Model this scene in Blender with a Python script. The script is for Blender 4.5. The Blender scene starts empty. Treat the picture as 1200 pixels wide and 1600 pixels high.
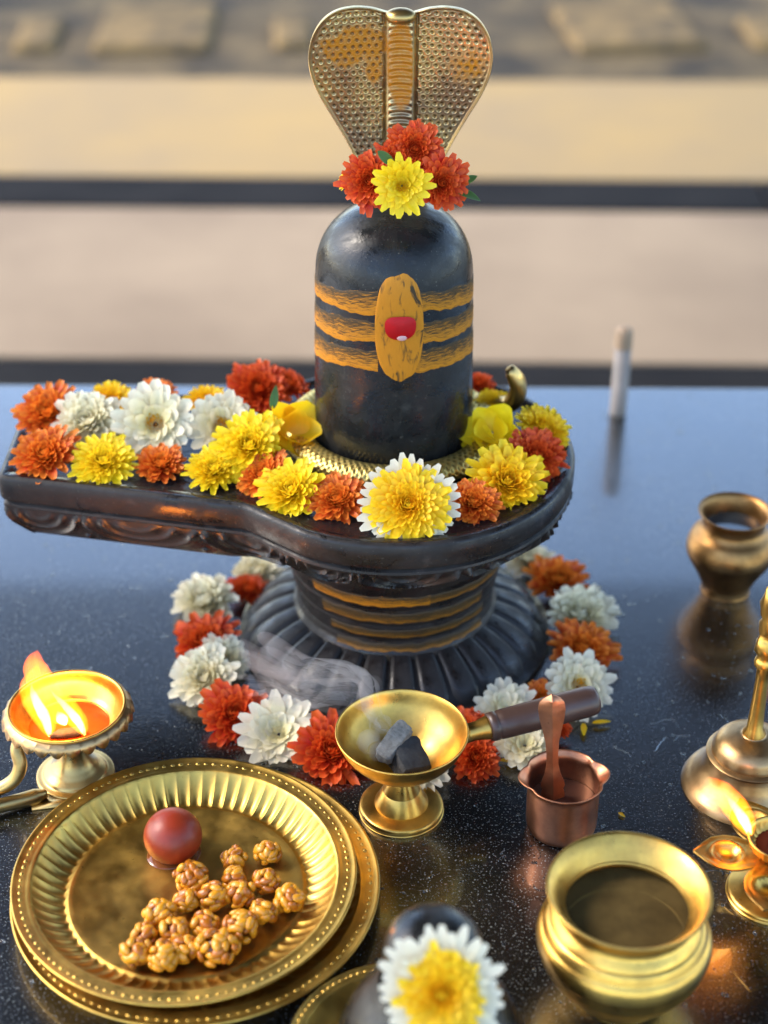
import bpy, math, random
import numpy as np
from mathutils import Vector, Euler, Matrix, noise as mnoise
R = math.radians
rnd = random.Random(7)
sc = bpy.context.scene
C = sc.collection

# ---------------------------------------------------------------- camera
cam = bpy.data.cameras.new('camera'); camo = bpy.data.objects.new('camera', cam); C.objects.link(camo)
camo.location = (0, 0, .85); camo.rotation_euler = (R(58), 0, 0)
cam.sensor_fit = 'VERTICAL'; cam.sensor_height = 24; cam.lens = 39.0
cam.clip_start = .05; cam.clip_end = 1000
cam.dof.use_dof = True; cam.dof.focus_distance = 1.215; cam.dof.aperture_fstop = 2.1
sc.camera = camo

# ---------------------------------------------------------------- sky, sun, exposure
SUN_EL, SUN_AZ = 42, -80          # azimuth measured from +Y towards +X
w = bpy.data.worlds.new('World'); sc.world = w; w.use_nodes = True
nt = w.node_tree; bg = nt.nodes['Background']
sky = nt.nodes.new('ShaderNodeTexSky'); sky.sky_type = 'NISHITA'; sky.sun_disc = False
sky.sun_elevation = R(SUN_EL); sky.sun_rotation = R(SUN_AZ); sky.air_density = 1.0; sky.dust_density = 1.2; sky.ozone_density = .9
nt.links.new(sky.outputs[0], bg.inputs[0]); bg.inputs[1].default_value = .15
sun = bpy.data.lights.new('sun', 'SUN'); suno = bpy.data.objects.new('sun', sun); C.objects.link(suno)
sun.energy = .5; sun.angle = R(18); sun.color = (1, .90, .76)
d = Vector((math.sin(R(SUN_AZ))*math.cos(R(SUN_EL)), math.cos(R(SUN_AZ))*math.cos(R(SUN_EL)), math.sin(R(SUN_EL))))
suno.rotation_euler = d.to_track_quat('Z', 'Y').to_euler()
suno.location = (-3, 3, 4)
sc.view_settings.view_transform = 'Standard'; sc.view_settings.look = 'None'
sc.view_settings.exposure = 2.35; sc.view_settings.gamma = 1
sc.cycles.use_denoising = True
sc.cycles.volume_step_rate = 1.0

# ---------------------------------------------------------------- material helpers
class NT:
    def __init__(s, name):
        s.m = bpy.data.materials.new(name); s.m.use_nodes = True; s.t = s.m.node_tree
        s.b = s.t.nodes['Principled BSDF']; s.out = s.t.nodes['Material Output']
    def n(s, typ, **k):
        o = s.t.nodes.new('ShaderNode' + typ)
        for a, v in k.items():
            if a[0] == 'i' and a[1:].isdigit(): o.inputs[int(a[1:])].default_value = v
            elif a in o.inputs: o.inputs[a].default_value = v
            else: setattr(o, a, v)
        return o
    def l(s, a, b): s.t.links.new(a, b)
    def co(s, kind='Object', scale=(1, 1, 1)):
        c = s.n('TexCoord'); m = s.n('Mapping'); m.inputs['Scale'].default_value = scale
        s.l(c.outputs[kind], m.inputs[0]); return m.outputs[0]
    def noise(s, vec, scale, detail=4, rough=.55, dist=0):
        o = s.n('TexNoise'); s.l(vec, o.inputs['Vector']); o.inputs['Scale'].default_value = scale
        o.inputs['Detail'].default_value = detail; o.inputs['Roughness'].default_value = rough; o.inputs['Distortion'].default_value = dist
        return o.outputs['Fac']
    def ramp(s, fac, stops):
        o = s.n('ValToRGB'); s.l(fac, o.inputs[0]); e = o.color_ramp.elements
        while len(e) < len(stops): e.new(.5)
        for q, (p, c) in zip(e, stops):
            q.position = p; q.color = (c, c, c, 1) if not hasattr(c, '__len__') else (*c, 1)
        return o.outputs[0]
    def mix(s, fac, a, b, mode='MIX'):
        o = s.n('Mix', data_type='RGBA', blend_type=mode)
        for v, i in ((fac, 0), (a, 6), (b, 7)):
            if hasattr(v, 'links'): s.l(v, o.inputs[i])
            else: o.inputs[i].default_value = v if i == 0 else (*v, 1)
        return o.outputs[2]
    def math(s, op, a, b=None, clamp=False):
        o = s.n('Math', operation=op, use_clamp=clamp)
        for v, i in ((a, 0), (b, 1)):
            if v is None: continue
            if hasattr(v, 'links'): s.l(v, o.inputs[i])
            else: o.inputs[i].default_value = v
        return o.outputs[0]
    def bump(s, h, strength, dist, prev=None):
        o = s.n('Bump'); s.l(h, o.inputs['Height']); o.inputs['Strength'].default_value = strength; o.inputs['Distance'].default_value = dist
        if prev is not None: s.l(prev, o.inputs['Normal'])
        return o.outputs[0]
    def set(s, **k):
        nm = dict(base='Base Color', rough='Roughness', metal='Metallic', normal='Normal', spec='Specular IOR Level',
                  sss='Subsurface Weight', coat='Coat Weight', coatr='Coat Roughness', trans='Transmission Weight', ior='IOR', alpha='Alpha',
                  emit='Emission Color', estr='Emission Strength')
        for a, v in k.items():
            i = s.b.inputs[nm[a]]
            if hasattr(v, 'links'): s.l(v, i)
            else: i.default_value = (*v, 1) if hasattr(v, '__len__') else v
        return s.m

def metal(name, light, dark, rough=(.2, .42), streak=None, worn=.35, scale=30):
    t = NT(name); v = t.co(); n1 = t.noise(v, scale, 6, .6); n2 = t.noise(v, scale*7, 5, .6)
    f = t.ramp(n1, [(.5-worn*.5, 1), (.62, 0)])
    base = t.mix(f, light, dark)
    base = t.mix(t.math('MULTIPLY', t.ramp(t.noise(v, scale*.45, 7, .7, .8), [(.46, 0), (.62, 1)]), .35), base, tuple(c*1.05 for c in dark))
    spots = t.ramp(n2, [(.66, 0), (.74, 1)])
    base = t.mix(t.math('MULTIPLY', spots, .6), base, tuple(c*.35 for c in dark))
    r = t.ramp(t.noise(v, scale*1.7, 5), [(.3, rough[0]), (.75, rough[1])])
    vs = t.co(scale=streak or (1, 1, 1))
    nb = t.bump(t.noise(vs, 220, 3), .12, .0006)
    nb = t.bump(t.noise(v, 40, 3), .15, .002, nb)
    return t.set(base=base, metal=1., rough=r, normal=nb)

M = {}
M['brass'] = metal('brass', (.70, .42, .09), (.40, .235, .06), (.26, .46))
M['brass_plate'] = metal('plate_brass', (.66, .41, .085), (.42, .265, .065), (.28, .52))
M['brass_pale'] = metal('pale_brass', (.50, .33, .115), (.32, .21, .08), (.26, .46))
M['bronze'] = metal('dark_bronze', (.36, .19, .065), (.16, .08, .028), (.34, .5))
M['bell'] = metal('bell_metal', (.46, .29, .13), (.28, .165, .075), (.30, .48), (1, 1, 6))
M['copper'] = metal('copper', (.58, .26, .135), (.32, .13, .07), (.30, .5))

def stone(name, base, pale, rough, specks=.5):
    t = NT(name); v = t.co(); a = t.noise(v, 9, 7, .65); b = t.noise(v, 60, 5, .6); c = t.noise(v, 700, 2, .5)
    col = t.mix(t.ramp(a, [(.45, 0), (.75, 1)]), base, pale)
    col = t.mix(t.math('MULTIPLY', t.ramp(b, [(.6, 0), (.72, 1)]), .5), col, tuple(x*2.2 for x in pale))
    col = t.mix(t.math('MULTIPLY', t.ramp(c, [(.70, 0), (.76, 1)]), specks), col, (.25, .24, .2))
    r = t.mix(t.ramp(t.noise(v, 22, 6, .7, .6), [(.42, 0), (.60, 1)]), (rough[0],)*3, (rough[1],)*3)
    nb = t.bump(t.noise(v, 350, 4), .3, .0007); nb = t.bump(a, .2, .004, nb)
    return t.set(base=col, rough=r, normal=nb, spec=.36)
M['stone'] = stone('black_stone', (.006, .0065, .007), (.020, .020, .018), (.15, .50))
M['stone_dull'] = stone('carved_stone', (.008, .0065, .006), (.026, .020, .017), (.24, .65))
M['stone_top'] = stone('wet_stone_top', (.010, .009, .009), (.022, .02, .018), (.05, .2))

def granite():
    t = NT('black_granite'); v = t.co()
    a = t.noise(v, 5, 6, .6); sp = t.noise(v, 520, 2, .6); s2 = t.noise(v, 170, 4, .7)
    col = t.mix(t.ramp(a, [(.4, 0), (.7, 1)]), (.0028, .0028, .0028), (.006, .006, .006))
    col = t.mix(t.math('MULTIPLY', t.ramp(s2, [(.62, 0), (.72, 1)]), .7), col, (.016, .016, .016))
    col = t.mix(t.ramp(sp, [(.71, 0), (.75, 1)]), col, (.30, .32, .30))
    vo = t.n('TexVoronoi', feature='DISTANCE_TO_EDGE'); vv = t.n('Mapping'); vv.inputs['Scale'].default_value = (1, 1, 1)
    t.l(v, vo.inputs['Vector']); vo.inputs['Scale'].default_value = 38
    s3 = t.noise(v, 620, 2, .5); s4 = t.noise(v, 3.2, 5, .7)
    col = t.mix(t.math('MULTIPLY', t.ramp(s3, [(.62, 0), (.66, 1)]), t.ramp(s4, [(.4, .25), (.65, 1)])), col, (.26, .27, .25))
    col = t.mix(t.math('MULTIPLY', t.ramp(t.noise(v, 14, 8, .75, 1.2), [(.52, 0), (.70, 1)]), .5), col, (.011, .011, .011))
    r = t.ramp(t.noise(v, 12, 7, .7), [(.38, .05), (.68, .17)])
    nb = t.bump(t.noise(v, 520, 5, .75), .26, .0008)
    nb = t.bump(t.noise(v, 60, 6, .75, .5), .07, .002, nb)
    return t.set(base=col, rough=r, normal=nb, spec=1., ior=1.58, coat=1., coatr=.06)
M['granite'] = granite()

def petal_mat(name, c_in, c_out, c_alt, alt=.4, rough=.5, tl=.25):
    t = NT(name); at = t.n('Attribute', attribute_name='petal'); sp = t.n('SeparateColor'); t.l(at.outputs['Color'], sp.inputs[0])
    col = t.mix(sp.outputs[2], c_in, c_out)
    k = t.math('MULTIPLY', t.ramp(sp.outputs[1], [(.45, 0), (.9, 1)]), alt)
    col = t.mix(k, col, c_alt)
    v = t.co(); n = t.noise(v, 6, 3)
    col = t.mix(t.math('MULTIPLY', t.ramp(n, [(.35, 0), (.8, 1)]), .35), col, tuple(x*.7 for x in c_out))
    br = t.noise(v, 3.3, 6, .75)
    col = t.mix(t.math('MULTIPLY', t.ramp(br, [(.62, 0), (.72, 1)]), .4), col, tuple(q*.5 for q in c_out))
    # pale edge along the petal's own length (pigment)
    col = t.mix(t.math('MULTIPLY', t.ramp(sp.outputs[0], [(.70, 0), (1, 1)]), .6), col, c_alt)
    t.set(base=col, rough=rough, spec=.35)
    tr = t.n('BsdfTranslucent'); t.l(col, tr.inputs[0]); mx = t.n('MixShader', i0=tl+.10)
    t.l(t.b.outputs[0], mx.inputs[1]); t.l(tr.outputs[0], mx.inputs[2]); t.l(mx.outputs[0], t.out.inputs[0])
    return t.m
M['red'] = petal_mat('red_petals', (.62, .050, .008), (.54, .018, .007), (.80, .15, .02), .5)
M['orange'] = petal_mat('orange_petals', (.74, .16, .010), (.58, .040, .008), (.88, .30, .03), .6)
M['yellow'] = petal_mat('yellow_petals', (.90, .60, .006), (.92, .68, .008), (.92, .72, .03), .5)
M['golden'] = petal_mat('golden_petals', (.90, .43, .004), (.90, .60, .006), (.92, .66, .02), .5)
M['white'] = petal_mat('white_petals', (.80, .72, .38), (.79, .71, .50), (.82, .76, .60), .5)
M['centre'] = petal_mat('flower_centre', (.78, .32, .008), (.80, .60, .02), (.8, .6, .05), .5)
M['leaf'] = petal_mat('leaf_green', (.06, .14, .03), (.05, .11, .03), (.10, .19, .05), .5)

def paste(name, lo, hi, sc=(2.2, 12, 1), gr=-.30):
    t = NT(name); uv = t.n('UVMap'); mp = t.n('Mapping'); t.l(uv.outputs[0], mp.inputs[0]); mp.inputs['Scale'].default_value = sc
    n = t.noise(mp.outputs[0], 3.0, 4, .6, .7)
    sx = t.n('SeparateXYZ'); t.l(uv.outputs[0], sx.inputs[0])
    k = t.math('ADD', n, t.math('MULTIPLY', sx.outputs[1], gr))
    f = t.ramp(k, [(lo, 0), (hi, 1)])
    org = t.mix(t.noise(mp.outputs[0], 9, 4), (.40, .145, .004), (.50, .20, .008))
    col = t.mix(f, (.040, .024, .008), org)
    nb = t.bump(n, .2, .0008)
    return t.set(base=col, spec=.3, rough=.6, normal=nb)
M['paste'] = paste('saffron_paste', .30, .42)
M['paste_oval'] = paste('saffron_paste_oval', .34, .45, (3.0, 1.4, 1), 0.)
M['paste_thin'] = paste('thin_saffron_paste', .37, .56)

def simple(name, col, rough=.5, metalv=0., col2=None, nscale=40, bump=0., **k):
    t = NT(name); v = t.co(); n = t.noise(v, nscale, 5)
    c = t.mix(t.ramp(n, [(.35, 0), (.7, 1)]), col, col2 or tuple(x*.7 for x in col))
    a = dict(base=c, rough=rough, metal=metalv)
    if bump: a['normal'] = t.bump(n, .5, bump)
    a.update(k); return t.set(**a)
M['water'] = simple('water', (.10, .068, .024), .06, spec=.3, col2=(.05, .034, .013))
M['syrup'] = simple('caramel', (.14, .035, .005), .25, col2=(.09, .02, .004), nscale=300, bump=.0006, sss=0.)
M['jamun'] = simple('fried_milk_ball', (.24, .022, .005), .40, col2=(.18, .022, .006), nscale=70, bump=.0006, spec=.4)
M['nut'] = simple('glazed_peanut', (.70, .31, .012), .34, col2=(.52, .18, .006), nscale=130, coat=.12, coatr=.15)
M['nut_dark'] = simple('caramel_peanut', (.46, .15, .006), .3, col2=(.30, .07, .003), nscale=130, coat=.12, coatr=.15)
M['wood'] = simple('dark_wood', (.065, .034, .024), .38, col2=(.035, .018, .013), nscale=25, bump=.0004)
M['char'] = simple('charcoal', (.018, .018, .018), .8, col2=(.035, .035, .033), nscale=260, bump=.001)
M['ash'] = simple('ash', (.17, .165, .145), .95, col2=(.09, .085, .075), nscale=300, bump=.001)
M['redpetal'] = simple('glossy_red_petal', (.40, .001, .004), .5, col2=(.30, .001, .003), nscale=60, spec=.25)
M['whitetip'] = simple('white_petal_tip', (.62, .36, .34), .5)
M['clay'] = simple('brown_clay', (.16, .07, .045), .45)
M['peg_white'] = simple('white_paint', (.25, .215, .19), .7)
M['peg_wood'] = simple('pale_wood', (.34, .23, .14), .6)
M['beige'] = simple('beige_stone', (.36, .26, .165), .7, col2=(.22, .155, .10), nscale=1.6, bump=.002, spec=.1)
M['tan'] = simple('tan_stone', (.42, .275, .110), .7, col2=(.33, .23, .12), nscale=2.0, bump=.002, spec=.1)
M['blackstrip'] = simple('black_border_stone', (.012, .011, .011), .9, col2=(.02, .018, .017), nscale=5, spec=.1)
M['gravel'] = simple('grey_gravel', (.050, .042, .032), .9, col2=(.20, .14, .07), nscale=5, bump=.02, spec=.1)
M['patch'] = simple('sandstone_block', (.27, .175, .075), .9, col2=(.10, .075, .045), nscale=14, bump=.01, spec=.1)
M['ground'] = simple('dusty_ground', (.22, .19, .15), .9, col2=(.16, .15, .12), nscale=.6)
M['roof'] = simple('roof_underside', (.055, .040, .028), .8, col2=(.035, .027, .02), nscale=3)
M['post'] = simple('painted_post', (.3, .27, .22), .6)

def flame_mat(name, c_lo, c_hi, s, _):
    t = NT(name); co = t.n('TexCoord'); sx = t.n('SeparateXYZ'); t.l(co.outputs['Generated'], sx.inputs[0])
    col = t.mix(t.ramp(sx.outputs[2], [(.25, 0), (.9, 1)]), c_lo, c_hi)
    n = t.noise(t.co(scale=(1, 1, .35)), 190, 3, .5, .8)
    st = t.math('MULTIPLY', t.ramp(n, [(.3, .35), (.65, 1)]), s)
    e = t.n('Emission'); t.l(col, e.inputs[0]); t.l(st, e.inputs[1])
    t.t.links.remove(t.out.inputs[0].links[0]); t.l(e.outputs[0], t.out.inputs['Volume']); return t.m
M['flame_outer'] = flame_mat('flame_outer', (1, .27, .010), (1, .13, .002), 78, 0)
M['flame_core'] = flame_mat('flame_core', (1, .62, .18), (1, .48, .06), 420, 0)

# ---------------------------------------------------------------- mesh helpers
class MB:
    def __init__(s): s.v = []; s.f = []; s.n = 0; s.col = []; s.uv = None
    def add(s, v, f, col=None):
        v = np.asarray(v, float).reshape(-1, 3); s.v.append(v)
        s.f += [tuple(int(i)+s.n for i in q) for q in f]; s.n += len(v)
        s.col.append(col if col is not None else np.zeros((len(v), 3)))
        return s
    def grid(s, A, cu=False, cv=False, col=None, flip=False):
        A = np.asarray(A, float); a, b = A.shape[:2]; f = []
        for i in range(a if cu else a-1):
            for j in range(b if cv else b-1):
                q = (i*b+j, ((i+1) % a)*b+j, ((i+1) % a)*b+(j+1) % b, i*b+(j+1) % b)
                f.append(q[::-1] if flip else q)
        return s.add(A.reshape(-1, 3), f, col)
    def mesh(s, name, smooth=True, uv=None, attr=False):
        V = np.concatenate(s.v); me = bpy.data.meshes.new(name); me.from_pydata(V.tolist(), [], s.f)
        if smooth: me.polygons.foreach_set('use_smooth', [True]*len(me.polygons))
        if attr:
            c = np.concatenate(s.col); ca = me.color_attributes.new('petal', 'FLOAT_COLOR', 'POINT')
            ca.data.foreach_set('color', np.concatenate([c, np.ones((len(c), 1))], 1).ravel())
        if uv is not None:
            ul = me.uv_layers.new(name='UVMap'); li = np.empty(len(me.loops), int); me.loops.foreach_get('vertex_index', li)
            ul.data.foreach_set('uv', np.asarray(uv)[li].ravel())
        me.update(); return me
    def obj(s, name, mat, parent=None, smooth=True, uv=None, attr=False, sharp=None):
        me = s.mesh(name, smooth, uv, attr); me.materials.append(M[mat] if isinstance(mat, str) else mat)
        if sharp: me.set_sharp_from_angle(angle=R(sharp))
        return link(name, me, parent)
def link(name, me, parent=None):
    o = bpy.data.objects.new(name, me); C.objects.link(o)
    if parent: o.parent = parent
    return o
def tag(o, label=None, cat=None, group=None, kind=None):
    if label: o['label'] = label
    if cat: o['category'] = cat
    if group: o['group'] = group
    if kind: o['kind'] = kind
    return o
def thing(name, loc, label, cat, group=None, rot=(0, 0, 0)):
    o = bpy.data.objects.new(name, None); C.objects.link(o); o.location = loc; o.rotation_euler = rot
    o.empty_display_size = .02
    return tag(o, label, cat, group)
def lathe(mb, prof, n=96, rf=None, zf=None, cap=True):
    """prof: list of (r,z); rf(phi,r,z)->dr ; zf -> dz (vectorised)"""
    pr = np.asarray(prof, float); ph = np.linspace(0, 2*np.pi, n, endpoint=False)
    r = np.repeat(pr[None, :, 0], n, 0); z = np.repeat(pr[None, :, 1], n, 0); PH = np.repeat(ph[:, None], len(pr), 1)
    if rf: r = r + rf(PH, r, z)
    if zf: z = z + zf(PH, r, z)
    A = np.stack([r*np.cos(PH), r*np.sin(PH), z], -1)
    return mb.grid(A, cu=True)
def smooth_prof(pts, n=8):
    """Catmull-Rom through control points"""
    p = np.asarray(pts, float); p = np.vstack([2*p[0]-p[1], p, 2*p[-1]-p[-2]]); out = []
    for i in range(1, len(p)-2):
        for t in np.linspace(0, 1, n, endpoint=False):
            a, b, c, d_ = p[i-1], p[i], p[i+1], p[i+2]
            out.append(.5*((2*b)+(-a+c)*t+(2*a-5*b+4*c-d_)*t*t+(-a+3*b-3*c+d_)*t**3))
    out.append(p[-2]); return np.array(out)
def tube(mb, path, rad, n=14, cap=True, sq=None):
    p = np.asarray(path, float); rad = np.broadcast_to(rad, len(p)); T = np.gradient(p, axis=0); T /= np.linalg.norm(T, axis=1)[:, None]+1e-12
    up = np.array([0, 0, 1.]) if abs(T[0][2]) < .9 else np.array([0, 1., 0]); A = []
    x = np.cross(up, T[0]); x /= np.linalg.norm(x)
    for i in range(len(p)):
        x = x-np.dot(x, T[i])*T[i]; x /= np.linalg.norm(x); y = np.cross(T[i], x)
        a = np.linspace(0, 2*np.pi, n, endpoint=False); s1, s2 = sq or (1, 1)
        A.append(p[i]+rad[i]*(s1*np.cos(a)[:, None]*x+s2*np.sin(a)[:, None]*y))
    A = np.array(A)
    if cap:
        A = np.concatenate([np.repeat(p[:1], n, 0)[None], A, np.repeat(p[-1:], n, 0)[None]])
    return mb.grid(A, cv=True, flip=True)
def box(mb, c, s, rz=0):
    c = np.array(c); v = np.array([(x, y, z) for x in (-1, 1) for y in (-1, 1) for z in (-1, 1)])*np.array(s)/2
    ca, sa = math.cos(rz), math.sin(rz); v = np.stack([v[:, 0]*ca-v[:, 1]*sa, v[:, 0]*sa+v[:, 1]*ca, v[:, 2]], 1)+c
    return mb.add(v, [(0, 1, 3, 2), (4, 6, 7, 5), (0, 4, 5, 1), (2, 3, 7, 6), (0, 2, 6, 4), (1, 5, 7, 3)])
def ellipsoid(mb, c, s, rot=None, nu=10, nv=7, jit=0, seed=0):
    rg = np.random.RandomState(seed); u = np.linspace(0, 2*np.pi, nu, endpoint=False); v = np.linspace(0, np.pi, nv)
    A = np.stack([np.sin(v)[None, :]*np.cos(u)[:, None], np.sin(v)[None, :]*np.sin(u)[:, None], np.repeat(np.cos(v)[None], nu, 0)], -1)
    if jit: A = A*(1+jit*(rg.rand(nu, nv, 1)-.5)*np.sin(v)[None, :, None])
    A = A*np.array(s)
    if rot is not None: A = A@np.array(rot.to_matrix()).T
    return mb.grid(A+np.array(c), cu=True, flip=True)
def noise1(x, seed=0, f=1.):
    return np.array([mnoise.noise(Vector((a*f, seed*7.3, 1.7))) for a in np.ravel(x)]).reshape(np.shape(x))

# ================================================================ THE SETTING
def slab(name, mat, x0, x1, y0, y1, z0, z1, rz=0, bev=0, parent=None):
    mb = MB(); box(mb, ((x0+x1)/2, (y0+y1)/2, (z0+z1)/2), (x1-x0, y1-y0, z1-z0))
    o = mb.obj(name, mat, parent, smooth=False)
    if bev:
        m = o.modifiers.new('bevel', 'BEVEL'); m.width = bev; m.segments = 3
    return o
plat = tag(slab('stone_platform', 'granite', -1.6, 1.6, 0.05, 1.622, -.40, 0, bev=.004), kind='structure')
plat.rotation_euler.z = R(-.6)
gmb = MB(); gmb.add([(-300, -300, -.425), (300, -300, -.425), (300, 300, -.425), (-300, 300, -.425)], [(0, 1, 2, 3)])
tag(gmb.obj('ground', 'ground'), kind='structure')
fl = bpy.data.objects.new('courtyard_floor', None); C.objects.link(fl); tag(fl, kind='structure'); fl.rotation_euler.z = R(-1.3)
def floorslab(name, mat, y0, y1, joints, top):
    xs = [-4]+joints+[4]
    for a, b in zip(xs[:-1], xs[1:]):
        mb = MB(); box(mb, ((a+b)/2, (y0+y1)/2, top/2-.2125), (b-a-.006, y1-y0-.006, .425+top-.0), 0)
        mb = MB(); box(mb, ((a+b)/2, (y0+y1)/2, (-.43+top)/2), (b-a-.006, y1-y0-.006, top+.43))
        o = mb.obj(name, mat, fl, smooth=False); m = o.modifiers.new('bevel', 'BEVEL'); m.width = .004; m.segments = 2
floorslab('border_slab', 'blackstrip', 1.72, 2.47, [-2.2, -.7, .9, 2.4], -.400)
floorslab('beige_slab', 'beige', 2.47, 3.14, [-2.6, -1.15, 1.2, 2.8], -.398)
floorslab('border_slab', 'blackstrip', 3.14, 3.31, [-2.4, -.9, .7, 2.2], -.396)
floorslab('tan_slab', 'tan', 3.31, 3.98, [-2.6, -1.3, 1.4, 2.8], -.398)
tag(slab('gravel_bed', 'gravel', -5, 5, 3.98, 8.5, -.43, -.405), kind='structure')
rr = random.Random(5)
for i, (px, Y, sx_, sy_, lb) in enumerate([(-.60, 4.40, .30, .40, 'wide blurred sandstone block at the top left of the picture'), (-.90, 4.34, .11, .26, 'small blurred sandstone block at the far top left, left of the wide one'), (-.24, 4.36, .10, .26, 'small blurred sandstone block just left of the cobra hood'),
                                       (.64, 4.42, .34, .42, 'wide blurred sandstone block at the top right of the picture'), (1.02, 4.36, .15, .24, 'small blurred sandstone block at the far top right')]):
    mb = MB(); box(mb, (0, 0, 0), (sx_, sy_, .05), rr.uniform(-.12, .12))
    o = mb.obj('sandstone_block', 'patch', smooth=False); bv = o.modifiers.new('bevel', 'BEVEL'); bv.width = .02; bv.segments = 3
    o.location = (px, Y, -.405); tag(o, lb, 'stone', 'pale stones on the gravel')
# roof over the shrine, above the frame, with the posts that carry it
roof = slab('roof', 'roof', -1.75, 3.0, -.3, 4.95, 2.55, 2.67); tag(roof, kind='structure')
for (x, y) in ((-1.65, -.2), (2.9, -.2), (-1.65, 4.85), (2.9, 4.85)):
    o = slab('roof_post', 'post', -.06, .06, -.06, .06, -.425, 2.55, parent=roof); o.location = (x, y, 0)
# ================================================================ STONE LINGAM
ZD = .165                                  # top of the basin
CX, CY = .0095, 1.196                      # pedestal axis
LX, LY = .008, 1.218                       # pillar axis
RD = .148
KS = .978; ZT = .180                        # size of the upper parts, height of the basin top
ling = thing('stone_lingam', (.0093, 1.1697, 0), 'tall black stone lingam on a carved spouted pedestal, striped with saffron paste, in the middle', 'lingam')
def loc(x, y, z=0): return (x-CX, y-CY, z)
def pil_r(z):                              # pillar radius
    z = np.asarray(z, float); t = (z-ZD)/.205
    r = .0662-.0036*np.clip(t/.7, 0, 1)
    dome = np.clip((z-(ZD+.205-.062))/.062, 0, 1)
    return r*np.power(np.clip(1-dome**2.5, 0, 1), 1/2.3)
zz = np.concatenate([np.linspace(ZD-.02, ZD+.143, 24), ZD+.143+.062*np.sin(np.linspace(0, np.pi/2, 26))[1:]])
mb = MB(); lathe(mb, [(pil_r(z), z) for z in zz], 128)
pillar = mb.obj('pillar', 'stone', ling); pillar.location = loc(LX, LY)

# paste shells on the pillar: phi measured from the direction facing -Y
def shell(name, lo, hi, p0, p1, mat, rfun, parent, off=.0007, n=90, m=12, seed=0, rough=.0012, centre=(LX, LY)):
    ph = np.linspace(p0, p1, n); s = np.linspace(0, 1, m)
    zl = lo(ph)+rough*noise1(ph, seed, 9)+rough*.22*noise1(ph, seed+3, 24); zh = hi(ph)+rough*noise1(ph, seed+5, 8)+rough*.22*noise1(ph, seed+9, 22)
    Z = zl[:, None]+(zh-zl)[:, None]*s[None]
    th = off*np.sin(np.pi*np.clip(s, .0, 1))**.4
    r = rfun(Z)+th[None]*(1+.0*Z)
    r[:, 0] = rfun(Z[:, 0])-.0003; r[:, -1] = rfun(Z[:, -1])-.0003
    A = np.stack([r*np.sin(ph)[:, None], -r*np.cos(ph)[:, None], Z], -1)
    uv = np.stack([np.repeat(ph[:, None], m, 1), np.repeat(s[None], n, 0)], -1).reshape(-1, 2)
    mb = MB(); mb.grid(A); o = mb.obj(name, mat, parent, uv=uv); o.location = loc(*centre); return o
for k, (zl, zh) in enumerate([(.305, .325), (.281, .301), (.2555, .2775)]):
    for sgn in (-1, 1):
        dr = lambda ph, b: b-.009*(np.abs(ph)/1.5)**1.6
        a, b = (-1.85, -.20) if sgn < 0 else (.26, 1.85)
        shell('paste_stripe', lambda ph, v=zl: dr(ph, v)+.0018*np.sin(ph*3+k*2+sgn), lambda ph, v=zh: dr(ph, v)-.0022*np.abs(np.sin(ph*1.3+k)), a, b, 'paste', pil_r, ling, .0004, seed=k*2+sgn+3, rough=.0019)
ph0 = .06
def oval(sg):
    return lambda ph: .2935+sg*.0445*np.power(np.clip(1-(np.abs(ph-ph0)/.30)**3.0, 0, 1), 1/2.2)
shell('paste_oval', oval(-1), oval(1), ph0-.299, ph0+.299, 'paste_oval', pil_r, ling, .0009, n=70, m=26, seed=20, rough=.0028)
# ---- basin with the spout
def pt(p): return np.array(p[:2])
tipF = pt((-0.3118, 1.1496, 0.1650)); A_ = pt((-0.1111, 1.1057, 0.1650)); tipB = pt((-0.3112, 1.2697, 0.1650))
ang0 = math.atan2(1.064-CY, -.066-CX); ang1 = math.atan2(1.309-CY, -.085-CX)+0.
arcs = np.linspace(ang0, ang1+2*np.pi if ang1 < ang0 else ang1, 200)
if arcs[-1]-arcs[0] < np.pi: arcs = np.linspace(ang0, ang1+2*np.pi, 200)
arc = np.stack([CX+RD*np.cos(arcs), CY+RD*np.sin(arcs)], 1)
poly = [tipF, A_]+list(arc)+[tipB]
poly = np.array(poly)
# resample densely, smooth corners a little
def resample(p, n):
    q = np.vstack([p, p[:1]]); dl = np.r_[0, np.cumsum(np.linalg.norm(np.diff(q, axis=0), axis=1))]
    t = np.linspace(0, dl[-1], n, endpoint=False); return np.stack([np.interp(t, dl, q[:, 0]), np.interp(t, dl, q[:, 1])], 1), dl[-1]
NO = 900
out, per = resample(poly, NO)
for _ in range(14): out = (np.roll(out, 1, 0)+2*out+np.roll(out, -1, 0))/4
T = np.roll(out, -1, 0)-np.roll(out, 1, 0); T /= np.linalg.norm(T, axis=1)[:, None]
Nrm = np.stack([T[:, 1], -T[:, 0]], 1)
for _ in range(60): Nrm = (np.roll(Nrm, 1, 0)+Nrm+np.roll(Nrm, -1, 0))/3
Nrm /= np.linalg.norm(Nrm, axis=1)[:, None]
S = np.arange(NO)/NO*per
prof = [(.004, ZD), (.0015, ZD-.0008), (.0, ZD-.003), (-.0002, ZD-.010), (.0, ZD-.0185), (.0012, ZD-.0215), (.0038, ZD-.0225), (.0042, ZD-.0245), (.002, ZD-.026), (.0015, ZD-.028)]
low = [(.0020+.024*t**1.8, ZD-.029-.038*t) for t in np.linspace(0, 1, 34)]
prof2 = prof+low+[(.034, ZD-.0675), (.045, ZD-.068)]
rows = []
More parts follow.
